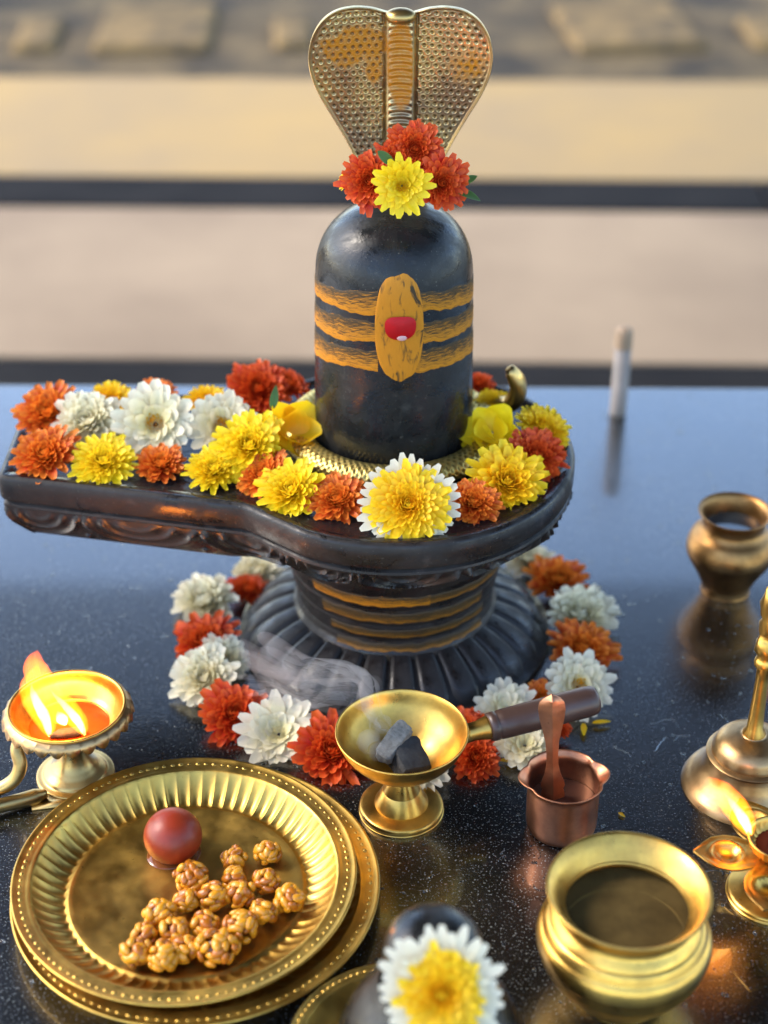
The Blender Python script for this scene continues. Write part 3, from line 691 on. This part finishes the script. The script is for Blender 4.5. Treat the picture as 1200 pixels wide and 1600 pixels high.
# ================================================================ BRASS PLATES AND SWEETS
def plate(loc_, Ro, label, mat='brass_plate', flutes=True, k=1.):
    t = thing('brass_plate', loc_, label, 'plate')
    fr = .70*Ro; fo = .885*Ro; h = .0175*k
    pr = [(0, .002), (fr*.5, .0018), (fr*.93, .0016), (fr*.97, .0026), (fr*.985, .0022), (fr, .0016)]
    pr += [(fr+(fo-fr)*s, .0016+(h-.0016)*(s**1.5*.85+.15*s)) for s in np.linspace(.04, 1, 18)]
    pr += [(fo+.0012, h+.0006), (fo+.003, h+.0002), (Ro*.925, h+.0004), (Ro*.94, h+.0006), (Ro*.955, h+.0006), (Ro*.97, h+.0008), (Ro*.985, h+.0016), (Ro*.995, h+.0020), (Ro, h+.0012), (Ro*.998, h+.0003)]
    pr += [(Ro*.985, h-.0004), (fo+.001, h-.0012)]+[(fr+(fo-fr)*s+.0005, .0004+(h-.0016)*s**1.6) for s in np.linspace(.95, 0, 10)]+[(fr, .0), (0, .0)]
    NF = 66
    def zf(ph, r, z):
        s = np.clip((r-fr)/(fo-fr), 0, 1); top = (z > .0010+(h-.0016)*(s**1.5*.85+.15*s)-.0004)
        fl = -.0022*np.power(np.abs(np.sin(ph*NF/2)), .8)*np.sin(np.pi*s)**.6*top*(s > 0)*(s < 1) if flutes else 0
        return fl+.0
    pr = np.array(pr); dense = []
    mb = MB(); lathe(mb, pr, NF*10, zf=zf); mb.obj('dish', mat, t)
    # beads embossed round the rim: one mesh, too small to pick apart
    nb = 116 if flutes else 90; mb = MB()
    rg = random.Random(nb)
    for i in range(nb):
        a = 2*math.pi*(i+rg.uniform(-.12, .12))/nb; q = rg.uniform(.7, 1.15); ellipsoid(mb, (Ro*.948*math.cos(a), Ro*.948*math.sin(a), h+.0004), (.0015*q, .0021*q, .0008*q), Euler((0, 0, a)), 8, 5)
    b = mb.obj('rim_beads', mat, t); b['kind'] = 'stuff'
    return t
pl2 = plate((-0.1307, 0.8472, 0.0165), .1280, 'larger brass plate underneath, showing as a beaded rim round the right of the upper plate', k=.8)
pl2.location.z = 0.0006
pl1 = plate((-0.1384, 0.8490, 0.0245), .1195, 'fluted brass plate on top of the other, holding a brown ball and peanut sweets')
pl1.location.z = .0062; pl1.rotation_euler = (R(.4), R(.2), .02)
PZ = .0062+.0018
plate((0.0088, 0.7039, 0.0140), .0700, 'small plain brass plate under the small lingam at the bottom edge', 'brass_plate', False, .8).location.z = .0005
o = MB(); ellipsoid(o, (0, 0, 0), (.0208, .0208, .0196), None, 48, 32, 0)
jm = o.obj('milk_ball', 'jamun'); jm.location = (-0.1503, 0.8822, 0.0270); tag(jm, 'round reddish brown fried milk ball in syrup on the upper brass plate', 'sweet')
mb = MB(); lathe(mb, [(0, .0012), (.012, .0012), (.0165, .0009), (.0175, .0)], 40, rf=lambda ph, r, z: r*.12*np.sin(2*ph+1)); o = mb.obj('syrup_puddle', simple('syrup_film', (.20, .06, .015), .06)); o.location = (-0.1508, 0.8837, 0.0083); tag(o, 'thin shiny syrup puddle under the fried milk ball', 'syrup')
nut_me = []
for s in range(3):
    mb = MB(); ellipsoid(mb, (0, 0, 0), (1, .62, .48), None, 10, 7, .12, s); nm = mb.mesh('peanut'); nut_me.append(nm)
nut_by = []
for s in range(3):
    for mt in ('nut', 'nut', 'nut_dark'):
        c = nut_me[s].copy(); c.materials.append(M[mt]); nut_by.append(c)
NPOS = [(365,1342,38,'small peanut sweet, the left of the two at the top of the heap'), (417,1333,42,'round peanut sweet standing highest at the top right of the heap'), (299,1370,55,'large pale peanut sweet touching the syrup of the brown ball'), (366,1374,40,'small peanut sweet directly below the top left one'),
        (293,1408,42,'peanut sweet below the large pale one'), (333,1402,48,'upright peanut sweet in the middle of the heap'), (375,1398,50,'broad peanut sweet at the centre right of the heap'), (416,1378,42,'peanut sweet below the highest one'), (411,1425,44,'peanut sweet left of the rightmost large one'),
        (452,1405,50,'large peanut sweet farthest to the right of the heap'), (375,1447,55,'large round peanut sweet at the lower right of the heap'), (320,1447,44,'dark peanut sweet between the two large lower ones'), (272,1455,50,'peanut sweet in the lower middle, behind the front row'), (250,1427,52,'dark sticky peanut sweet at the left of the heap'),
        (338,1480,60,'long peanut sweet lying at the front right of the heap'), (226,1462,42,'small dark peanut sweet behind the leftmost one'), (213,1490,50,'peanut sweet farthest to the left, at the bottom of the heap'), (256,1496,52,'peanut sweet lowest at the front of the heap'), (290,1484,44,'peanut sweet between the lowest one and the long one')]
def ppos(px, py, z):
    e = R(32)+math.atan((py-800)/2600); Y = (.85-z)/math.tan(e); return ((px-600)*(Y*math.cos(R(32))+(.85-z)*math.sin(R(32)))/2600, Y, z)
for i, (px, py, wd, lb) in enumerate(NPOS):
    rg = random.Random(100+i); r = wd/2/2240*.88; ax = 1.25 if 'long' in lb else 1.; 
    t = thing('peanut_sweet', ppos(px, py, PZ+r*.85), lb, 'sweet', 'peanut sweets heaped on the brass plate', (0, 0, rg.uniform(-.3, .3)))
    mb = MB(); ellipsoid(mb, (0, 0, 0), (r*.76*ax, r*.74, r*.70), None, 16, 10, .25, i); mb.obj('caramel', 'syrup', t)
    n = int(17*(wd/46)**1.6)+3
    for k in range(n):
        zc = 1-(k+.5)/n*1.55; a = k*GA+rg.uniform(-.25, .25); q = math.sqrt(max(0, 1-zc*zc)); nv = Vector((q*math.cos(a), q*math.sin(a), zc))
        o = link('peanut', nut_by[rg.randrange(9)], t); rr = r*rg.uniform(.72, 1.0); o.location = (nv.x*rr*ax, nv.y*rr, nv.z*rr*.92)
        qn = nv.to_track_quat('Z', 'Y') @ Euler((rg.uniform(-.4, .4), rg.uniform(-.4, .4), rg.uniform(0, 3.14))).to_quaternion()
        o.rotation_mode = 'QUATERNION'; o.rotation_quaternion = qn; sz = .0055*rg.uniform(.78, 1.12); o.scale = (sz, sz, sz)

# ================================================================ INCENSE BURNER
bp = (0.0130, 0.9401, 0.0000)
t = thing('incense_burner', bp, 'brass incense burner with charcoal in its cup and a dark wooden handle', 'incense burner')
mb = MB(); lathe(mb, smooth_prof([(0, .0), (.029, .0), (.0312, .001), (.0314, .0042), (.0300, .0058), (.026, .0066), (.0202, .0070)], 4), 96)
lathe(mb, [(.0202, .0070), (.0200, .0082), (.0145, .0190), (.0140, .0197), (.0140, .0200), (.0082, .0320), (.0075, .036), (.0080, .040)], 96)
mb.obj('foot', 'brass', t, sharp=35)
mb = MB(); lathe(mb, smooth_prof([(.0, .0385), (.012, .0375), (.024, .0430), (.036, .0535), (.044, .0640), (.0478, .0735), (.0486, .0750), (.0480, .0760), (.0466, .0745), (.0425, .0645), (.035, .0560), (.024, .0465), (.012, .0420), (.0, .041)], 5), 120)
mb.obj('cup', 'brass', t)
hdv = np.array([.160, .050, .012]); hdv /= np.linalg.norm(hdv); h0 = np.array([.0455, .0135, .0610])
mb = MB(); tube(mb, [h0+hdv*s for s in (0, .006, .012, .018, .0205)], [.0075, .0070, .0072, .0088, .0088], 24); mb.obj('ferrule', 'brass', t)
mb = MB(); L_ = [0, .001, .006, .0068, .0075, .009, .012, .03, .06, .078, .084, .0865, .0872]; rr = [.0085, .0108, .0110, .0102, .0102, .0110, .0112, .0114, .0116, .0118, .0112, .0095, .0060]
tube(mb, [h0+hdv*(.0195+s) for s in L_], rr, 28); mb.obj('handle', 'wood', t)
def chunk(name, mat, c, s, rot, seed, lb, cat):
    rg = np.random.RandomState(seed); mb = MB(); n = 7
    g = np.linspace(-1, 1, n); F_ = []
    for ax in range(3):
        for sg in (-1, 1):
            a, b = np.meshgrid(g, g, indexing='ij'); q = np.zeros((n, n, 3)); q[..., ax] = sg; q[..., (ax+1) % 3] = a; q[..., (ax+2) % 3] = b
            q = q/np.power((np.abs(q)**7).sum(-1, keepdims=True), 1/7.)
            for i in range(n):
                for j in range(n):
                    v = Vector(q[i, j]*1.3+seed); q[i, j] *= 1+.16*mnoise.noise(v)+.06*mnoise.noise(v*3)
            mb.grid(q*np.array(s), flip=(sg < 0))
    o = mb.obj(name, mat); o.location = c; o.rotation_euler = rot; return tag(o, lb, cat)
chunk('charcoal', 'char', (bp[0]+.004, bp[1]-.008, .0555), (.0125, .0150, .0095), (.35, .2, .5), 3, 'black charcoal lump under the ash grey piece in the burner cup', 'charcoal')
chunk('ash_piece', 'ash', (bp[0]-.0055, bp[1]-.001, .0655), (.0070, .0170, .0055), (.25, .1, -.55), 9, 'grey ash covered piece leaning on the black charcoal', 'charcoal')
# smoke drifting to the left
rg = random.Random(11); mb = MB()
main = [(-.010, -.002, .070), (-.016, .000, .082), (-.020, .003, .097), (-.032, .008, .108), (-.050, .016, .106), (-.068, .022, .100), (-.086, .028, .104), (-.104, .034, .108)]
for k in range(26):
    a0, a1 = (0, rg.choice([5, 7, 8, 8])) if k < 8 else (rg.choice([2, 3]), 8)
    sx_, sy_, sz_ = rg.uniform(-1, 1), rg.uniform(-1, 1), rg.uniform(-1, 1); p = []
    for i, (x, y, z) in enumerate(main[a0:a1]):
        g = .0015+.0022*(i+a0*.6); p.append((x+sx_*g*1.2+.005*math.cos(i*1.9+k*2.1), y+sy_*g, z+sz_*g*1.3+.006*math.sin(i*1.7+k*1.3)*(i > 1)))
    p = smooth_prof(p, 8); q = np.linspace(0, 1, len(p)); rad = np.sin(np.pi*np.clip(q*.96+.02, 0, 1))**.6*(.0022+.0062*q)*rg.uniform(.5, 1.6)
    tube(mb, p, rad, 12, sq=(rg.uniform(.3, .6), 1.2) if k % 2 else (1.2, rg.uniform(.3, .6)))
for (x, y, z, r_) in ((-.024, -.006, .070, .009), (-.018, -.012, .066, .007), (-.014, .004, .078, .007)):
    ellipsoid(mb, (x, y, z), (r_, r_*.7, r_*1.2), None, 16, 10, .25, 4)
sm = mb.obj('smoke', 'water'); sm.location = bp; tag(sm, 'thin grey smoke drifting left from the incense burner', 'smoke', kind='stuff')
t_ = NT('smoke_volume'); vol = t_.n('VolumePrincipled'); vol.inputs['Color'].default_value = (.88, .84, .83, 1); vol.inputs['Anisotropy'].default_value = .3; vol.inputs['Density'].default_value = 34
t_.t.links.remove(t_.out.inputs[0].links[0]); t_.l(vol.outputs[0], t_.out.inputs['Volume'])
sm.data.materials.clear(); sm.data.materials.append(t_.m)
rg = random.Random(77); mb = MB()
for i in range(26):
    x, y = rg.uniform(.09, .30), rg.uniform(.86, 1.06); a = rg.uniform(-.6, 1.6); p = []
    for k in range(rg.randint(5, 12)):
        p.append((x, y, .0002)); a += rg.uniform(-.9, .9); x += .0028*math.cos(a); y += .0028*math.sin(a)
    tube(mb, smooth_prof(p, 3), rg.uniform(.0003, .0007), 6, sq=(1, .6))
wt = mb.obj('water_trails', 'water')
tw = NT('water_drop'); tw.set(base=(.9, .95, .95), rough=.02, trans=1., ior=1.33); M['drop'] = tw.m
wt.data.materials[0] = M['drop']; tag(wt, 'thin wriggling water trails on the black granite by the copper cup', 'water', kind='stuff')
for i, (px_, py_, rz_, lb_) in enumerate([(.1450, .8850, 30, 'tiny orange petal scrap on the granite right of the copper cup'), (.1750, .9350, -50, 'tiny orange petal scrap on the granite between the copper cup and the bell'), (-.0150, .8450, 70, 'tiny orange petal scrap on the granite between the plates and the brass pot')]):
    o = leafmesh(.007, .0016, .1).obj('petal_scrap', 'golden', attr=True); o.location = (px_, py_, .0012); o.rotation_euler.z = R(rz_); tag(o, lb_, 'petal')
# ================================================================ COPPER CUP AND SPOON
cp = (0.1306, 0.9200, 0.0000)
t = thing('copper_cup', cp, 'small copper cup of water with a pinched lip, a flat copper spoon standing in it', 'cup')
def lip(ph, r, z):
    k = np.clip((z-.043)/.006, 0, 1); return k*(.0040*np.exp(-((np.angle(np.exp(1j*(ph-.15))))/.30)**2)+.0040*np.exp(-((np.angle(np.exp(1j*(ph-3.2))))/.32)**2)-.0016*np.exp(-((np.angle(np.exp(1j*(ph-.15)))-.48)/.12)**2)-.0016*np.exp(-((np.angle(np.exp(1j*(ph-.15)))+.48)/.12)**2)-.0014*np.exp(-((np.angle(np.exp(1j*(ph-3.2)))+.48)/.12)**2)-.0014*np.exp(-((np.angle(np.exp(1j*(ph-3.2)))-.48)/.12)**2))
mb = MB(); lathe(mb, smooth_prof([(0, 0), (.018, 0), (.0235, .002), (.0258, .007), (.0262, .018), (.0262, .036), (.0264, .044), (.0288, .0485), (.0298, .0494), (.0294, .0502), (.0278, .0490), (.0254, .0445), (.0252, .036), (.0250, .012), (.020, .004), (0, .003)], 6), 144, rf=lip)
mb.obj('bowl', 'copper', t)
mb = MB(); lathe(mb, [(0, .026), (.0251, .026)], 48); wo = mb.obj('water', simple('cup_water', (.06, .022, .014), .02), t)
# spoon
def spoon():
    s0 = np.array((0.1242, 0.9242, 0.0200)); s1 = np.array((0.1187, 0.9300, 0.1161)); ax = s1-s0; L = np.linalg.norm(ax); ax /= L
    xx = np.array([1, 0, 0.]); xx -= np.dot(xx, ax)*ax; xx /= np.linalg.norm(xx); nn = np.cross(xx, ax); nn = nn if nn[1] < 0 else -nn
    rows = []; back = []
    for s in np.linspace(0, 1, 60):
        w_ = np.interp(s, [0, .10, .14, .16, .20, .27, .36, .46, .58, .68, .78, .87, .93, .97, 1.0], [.0085, .0085, .0075, .0088, .0085, .0060, .0044, .0042, .0050, .0068, .0088, .0098, .0090, .0062, .0008])
        c = s0+ax*L*s
        for lst, off in ((rows, 0), (back, -.0011)):
            lst.append([c+xx*w_*u+nn*((.0045*(1-abs(u)))*min(1, w_/.006)+off) for u in np.linspace(-1, 1, 9)])
    mb = MB(); A = np.array(rows); B = np.array(back)
    ring = np.concatenate([A, B[:, ::-1]], 1); mb.grid(ring, cv=True, flip=True); return mb
sp = spoon().obj('copper_spoon', 'copper', smooth=True, sharp=30); tag(sp, 'leaf ended copper spoon standing in the copper cup', 'spoon')

# ================================================================ BRASS WATER POT (front right)
lp = (0.1548, 0.7656, 0.0000)
t = thing('brass_pot', lp, 'wide mouthed brass water pot with a flared rim at the lower right', 'pot')
pts = smooth_prof([(0, 0), (.026, 0), (.030, .0015), (.0345, .006), (.0430, .018), (.0515, .031), (.0560, .045), (.0560, .053), (.0540, .0575)], 6)
pts = list(map(tuple, pts))+[(.0532, .0580), (.0524, .0600), (.0510, .0640), (.0498, .0655), (.0486, .0660), (.0466, .0700), (.0445, .0715), (.0436, .0735), (.0432, .0760)]
pts += list(map(tuple, smooth_prof([(.0438, .0790), (.0465, .0850), (.0505, .0895), (.0522, .0902), (.0520, .0912), (.0500, .0905), (.0455, .0862), (.0408, .0795), (.0392, .0770)], 5)))
pts += [(.0396, .0755), (.0390, .0745), (.0405, .0735), (.0400, .0715), (.0440, .068), (.0505, .056), (.052, .046), (.048, .031), (.040, .017), (.03, .005), (0, .003)]
mb = MB(); lathe(mb, pts, 160, rf=lambda ph, r, z: -.0006*np.exp(-((z-.041)/.0006)**2)-.0005*np.exp(-((z-.0385)/.0005)**2)-.0006*np.exp(-((z-.0135)/.0006)**2)); mb.obj('body', 'brass', t, sharp=40)
mb = MB(); lathe(mb, [(0, .064), (.0462, .064)], 64); mb.obj('water', 'water', t)

# ================================================================ BELL
bl = (0.2766, 0.9674, 0.0000)
t = thing('hand_bell', bl, 'brass hand bell standing on its mouth at the right edge', 'bell')
mb = MB(); lathe(mb, [tuple(x) for x in smooth_prof([(.0492, .0), (.0494, .001), (.0470, .006), (.0400, .014), (.0350, .022), (.0325, .031), (.0318, .036)], 6)]+[(.0324, .0368), (.0334, .0378), (.0334, .0392), (.0322, .0402), (.0300, .0410)]+[tuple(x) for x in smooth_prof([(.0296, .0412), (.0292, .0450), (.0270, .0520), (.0215, .0580), (.0140, .0610), (.0095, .0620), (.0078, .0640)], 5)], 128,
  rf=lambda ph, r, z: -.0004*np.exp(-((z-.010)/.0004)**2)-.0004*np.exp(-((z-.0115)/.0004)**2)-.0004*np.exp(-((z-.029)/.0004)**2)-.0004*np.exp(-((z-.0305)/.0004)**2))
bb = mb.obj('bell_body', 'bell', t, sharp=50); bb.scale.z = .80
mb = MB(); zz = [.050, .052, .056, .070, .100, .112, .114, .117, .120, .122, .126, .133, .138, .141, .144, .150, .156, .160, .168, .176, .182, .186]; rr = [.0085, .0085, .0062, .0055, .0048, .0050, .0072, .0078, .0070, .0055, .0080, .0092, .0072, .0056, .0066, .0080, .0062, .0075, .0090, .0080, .0060, .001]
lathe(mb, list(zip(rr, zz)), 28, rf=lambda ph, r, z: np.where(z > .123, .0010*np.sin(3*ph+z*300), 0)); mb.obj('handle', 'brass', t)

# ================================================================ FLAMES AND LAMPS
def flame(name, base, tongues, label, energy, lpos):
    t = thing(name, base, label, 'flame')
    for (path, r, cf) in tongues:
        mo = MB(); mc = MB()
        p = smooth_prof(path, 8); s = np.linspace(0, 1, len(p)); prof = np.interp(s, [0, .08, .25, .5, .75, .92, 1], [.18, .5, .85, 1, .8, .35, .02])
        tube(mo, p, prof*r, 16, sq=(1.0, .7)); mo.obj('flame_tongue', 'flame_outer', t)
        k = int(len(p)*cf); q = p[:k]; s2 = np.linspace(0, 1, len(q)); tube(mc, q, np.interp(s2, [0, .1, .4, .75, 1], [.25, .6, 1, .6, .02])*r*.42, 12, sq=(1., .7)); mc.obj('flame_core', 'flame_core', t)
    l = bpy.data.lights.new('lamp_light', 'POINT'); l.energy = energy; l.color = (1, .30, .045); l.shadow_soft_size = .012
    lo = bpy.data.objects.new('lamp_light', l); C.objects.link(lo); lo.location = lpos; return t
lm = (-.2370, .9780, 0)
t = thing('oil_lamp', lm, 'brass lamp with a scalloped cup and curved handle at the left edge, burning', 'lamp')
mb = MB(); lathe(mb, smooth_prof([(0, 0), (.027, 0), (.0292, .0014), (.0294, .0030), (.0250, .0042), (.0235, .0062), (.0205, .0085), (.0150, .0135), (.0115, .0200), (.0100, .0280), (.0105, .0360)], 4), 96, rf=lambda ph, r, z: -.0005*np.exp(-((z-.0095)/.0005)**2)); mb.obj('foot', 'brass_pale', t)
mb = MB(); lathe(mb, smooth_prof([(0, .0375), (.012, .038), (.024, .0425), (.0350, .0510), (.0405, .0590), (.0425, .0660), (.0440, .0675), (.0436, .0690), (.0415, .0680), (.0395, .0600), (.034, .0530), (.030, .0500), (.0295, .0480), (.012, .0465), (0, .0460)], 6), 120); mb.obj('cup', 'brass', t)
# scalloped collar under the rim
mb = MB(); n = 26*14; ph = np.linspace(0, 2*np.pi, n, endpoint=False); sc_ = np.abs(np.sin(ph*13))
A = []
for q, (r0, za) in enumerate([(.0432, .0672), (.0462, .0655), (.0486, .0632)]):
    zz_ = za-(.0052*sc_ if q == 2 else 0); rr_2 = r0+(.0008*sc_ if q == 2 else 0)
    A.append(np.stack([rr_2*np.cos(ph), rr_2*np.sin(ph), zz_+0*ph], -1))
A.append(np.stack([(.0455)*np.cos(ph), .0455*np.sin(ph), .0620-.0052*sc_], -1)); A.append(np.stack([.0425*np.cos(ph), .0425*np.sin(ph), .0640+0*ph], -1))
mb.grid(np.array(A).transpose(1, 0, 2), cu=True, flip=True); mb.obj('scalloped_rim', 'bell', t)
mb = MB(); tube(mb, smooth_prof([(-.034, -.016, .050), (-.036, -.022, .044), (-.034, -.027, .033), (-.040, -.030, .021), (-.055, -.032, .013), (-.078, -.034, .012), (-.100, -.036, .020)], 8), np.interp(np.linspace(0, 1, 49), [0, .2, .6, 1], [.0048, .0052, .0052, .0045]), 16); 
mb.obj('handle', 'brass_pale', t)
mb = MB(); tube(mb, smooth_prof([(-.018, -.026, .0050), (-.030, -.034, .0065), (-.050, -.043, .0075), (-.085, -.060, .0085), (-.120, -.075, .010)], 8), np.interp(np.linspace(0, 1, 33), [0, .15, .5, 1], [.0035, .0062, .0056, .0050]), 16); mb.obj('handle', 'brass_pale', t)
mb = MB(); box(mb, (0, 0, 0), (.044, .012, .0022), R(12)); ft = mb.obj('foot_strap', 'brass_pale', t); ft.location = (-.006, -.0305, .0012)
mb = MB(); lathe(mb, [(0, .0485), (.0300, .0485)], 48); mb.obj('oil', simple('lamp_oil', (.45, .06, .01), .08), t)
mb = MB(); ellipsoid(mb, (0, 0, 0), (.013, .005, .003), Euler((0, 0, .25)), 14, 8, .4, 2); wk = mb.obj('wick', 'char', t); wk.location = (.001, -.010, .0505)
flame('lamp_flame', (lm[0], lm[1], .0), [
    ([(-.0125, -.013, .050), (-.0145, -.012, .066), (-.020, -.010, .082), (-.022, -.008, .094), (-.0160, -.006, .112)], .0110, .80),
    ([(.0135, -.012, .050), (.0095, -.011, .062), (.001, -.010, .076), (-.008, -.008, .088), (-.0160, -.006, .108)], .0090, .80),
    ([(.0, -.012, .060), (-.005, -.011, .072), (-.010, -.009, .084), (-.018, -.006, .108), (-.015, -.005, .124)], .0120, .30)],
    'two tongued orange flame burning in the left brass lamp', .11, (lm[0]-.004, lm[1]-.006, .073))
# five armed lamp on the right
fp = (0.2726, 0.8526, 0.0000)
t = thing('five_wick_lamp', fp, 'star shaped brass oil lamp with small leaf cups, cut by the right edge', 'lamp')
mb = MB(); lathe(mb, smooth_prof([(0, 0), (.029, 0), (.0305, .0015), (.0300, .004), (.024, .0065), (.015, .010), (.0085, .016), (.0062, .024), (.0085, .031), (.016, .035), (0, .0352)], 5), 96); mb.obj('foot', 'brass', t)
mb = MB(); lathe(mb, smooth_prof([(0, .037), (.010, .0385), (.0185, .044), (.0215, .0520), (.0222, .0535), (.0205, .0530), (.0165, .0465), (.009, .0425), (0, .042)], 5), 72, rf=lambda ph, r, z: .0006*np.sin(24*ph)*(z < .050)*(r > .008)); mb.obj('cup', 'brass', t)
for k in range(5):
    a = R(180-2+72*k)
    s = np.linspace(0, 1, 26); u = np.linspace(-1, 1, 17); A = []
    for q in s:
        w_ = np.interp(q, [0, .15, .35, .5, .7, .82, .93, 1], [.012, .013, .0165, .0175, .0150, .0100, .0040, .0004])
        for uu in u:
            x = .010+q*.048; y = uu*w_; dd = math.hypot(x-.0345, y)
            cupz = -.0055*max(0, 1-(dd/.0105)**2.6); rimz = .0012*math.exp(-((dd-.0113)/.0010)**2)+.0012*math.exp(-((abs(uu)-.93)/.06)**2)
            A.append((x, y, .0370+cupz+rimz+.002*q))
    A = np.array(A).reshape(26, 17, 3); mb = MB(); mb.grid(A); B = A.copy(); B[..., 2] -= .0016; mb.grid(B, flip=True)
    for (e1, e2) in ((A[:, 0], B[:, 0]), (B[:, -1], A[:, -1])): mb.grid(np.stack([e1, e2], 0))
    o = mb.obj('leaf_cup', 'brass', t); o.rotation_euler.z = a
mb = MB(); lathe(mb, [(0, .0460), (.016, .0460)], 40); mb.obj('oil', simple('dark_oil', (.05, .015, .008), .05), t)
fq = (0.2527, 0.8580, 0.0555)
flame('wick_flame', fq, [([(.001, 0, -.006), (-.004, .001, .006), (-.013, .002, .020), (-.023, .003, .033), (-.033, .004, .044)], .0092, .75)], 'single slanting flame on the star shaped lamp at the right edge', .006, (fq[0]-.010, fq[1]+.001, fq[2]+.016))

# ================================================================ FAR POT, FRONT LINGAM, SMALL THINGS
rp_ = (0.3062, 1.2302, 0.0000)
t = thing('bronze_pot', rp_, 'blurred dark bronze water pot standing behind at the right', 'pot')
mb = MB(); lathe(mb, smooth_prof([(0, 0), (.020, 0), (.0215, .002), (.0225, .010), (.0300, .024), (.0375, .038), (.0388, .048), (.0350, .058), (.0290, .0640), (.0268, .0690), (.0285, .0770), (.0318, .0815), (.0312, .0825), (.0275, .0790), (.0245, .070), (.0250, .064), (.034, .052), (.030, .03), (.02, .006), (0, .004)], 6), 96); mb.obj('body', 'bronze', t)
mb = MB(); lathe(mb, [(0, .066), (.0250, .066)], 48); mb.obj('water', simple('pot_water', (.03, .04, .05), .01, spec=1.), t)
mb = MB(); lathe(mb, smooth_prof([(0, 0), (.03, 0), (.034, .004), (.040, .02), (.042, .035), (.036, .052), (.022, .062), (0, .066)], 6), 64); cl = mb.obj('clay_pot', 'clay'); cl.location = (0.3455, 1.0450, 0.0000); tag(cl, 'brown pot of which only the edge shows behind the bell handle', 'pot')
q = (0.0174, 0.7081, 0.0000); FX, FY = q[0]+.012, .700
t = thing('small_lingam', (FX, FY, .0025), 'small dark stone lingam on a brass plate, blurred at the bottom edge', 'lingam')
mb = MB(); lathe(mb, smooth_prof([(0, 0), (.058, 0), (.062, .006), (.060, .022), (.056, .036), (.050, .050), (.044, .060), (.038, .068), (.033, .076)], 5), 72); mb.obj('pedestal', 'stone', t)
mb = MB(); lathe(mb, smooth_prof([(.031, .070), (.0305, .085), (.0300, .100), (.0275, .113), (.021, .121), (.011, .1255), (0, .127)], 6), 72); mb.obj('pillar', 'stone', t)
o = flower((.031, .664, .096), .0310, 'fine', 'golden', 41, 58, 4, 'golden chrysanthemum with white outer petals on the small lingam at the bottom edge', None, flatten=.6)
o.location = (FX+.004, FY-.034, .1065)
u_ = link('outer_petals', fmesh('under', 1, 'white'), o); u_.scale = (1.15, 1.15, .6); u_.location = (0, 0, -.2); u_['label'] = 'white outer petals'
for (dx, dy, dz, r_, mt, lb) in ((-.058, -.020, .040, .011, 'red', 'blurred red flower bit low on the left of the small lingam'),):
    o = flower((FX+dx, FY+dy, dz), r_, 'pom', mt, 1, 40, -30, lb, None)
pg = (0.2488, 1.5583, 0.0000)
t = thing('white_peg', pg, 'blurred white peg with a pale wooden top standing at the back of the granite', 'peg')
mb = MB(); lathe(mb, [(0, 0), (.0085, 0), (.0088, .001), (.0086, .078), (0, .078)], 32); mb.obj('shaft', 'peg_white', t)
mb = MB(); lathe(mb, smooth_prof([(0, .0782), (.0088, .0782), (.0090, .083), (.0088, .094), (.0070, .100), (0, .102)], 4), 32); mb.obj('top', 'peg_wood', t)
# water drops and crumbs on the granite, specks on the stone
def drops(name, n, region, zfun, rs, mat, seed, flat=.45):
    rg = random.Random(seed); mb = MB()
    for i in range(n):
        x, y = region(rg); r = rs[0]+(rs[1]-rs[0])*rg.random()**3
        ellipsoid(mb, (x, y, zfun(x, y)), (r*rg.uniform(.7, 1.5), r*rg.uniform(.7, 1.5), r*flat), Euler((0, 0, rg.uniform(0, 3))), 8, 5)
    o = mb.obj(name, mat); return o
M['crumb'] = simple('pale_crumb', (.22, .21, .18), .9)
tw = NT('water_drop'); tw.set(base=(.9, .95, .95), rough=.02, trans=1., ior=1.33); M['drop'] = tw.m
o = drops('water_drops', 3600, lambda g: (g.uniform(-.5, .55), g.uniform(.70, 1.6)), lambda x, y: .0001, (.0003, .0019), 'drop', 1); tag(o, 'scattered water drops on the black granite', 'water', kind='stuff')
o = drops('dust_crumbs', 3600, lambda g: (g.uniform(-.5, .55), g.uniform(.70, 1.6)), lambda x, y: .0002, (.00015, .00055), 'crumb', 2, .7); tag(o, 'tiny pale crumbs scattered on the black granite', 'crumbs', kind='stuff')
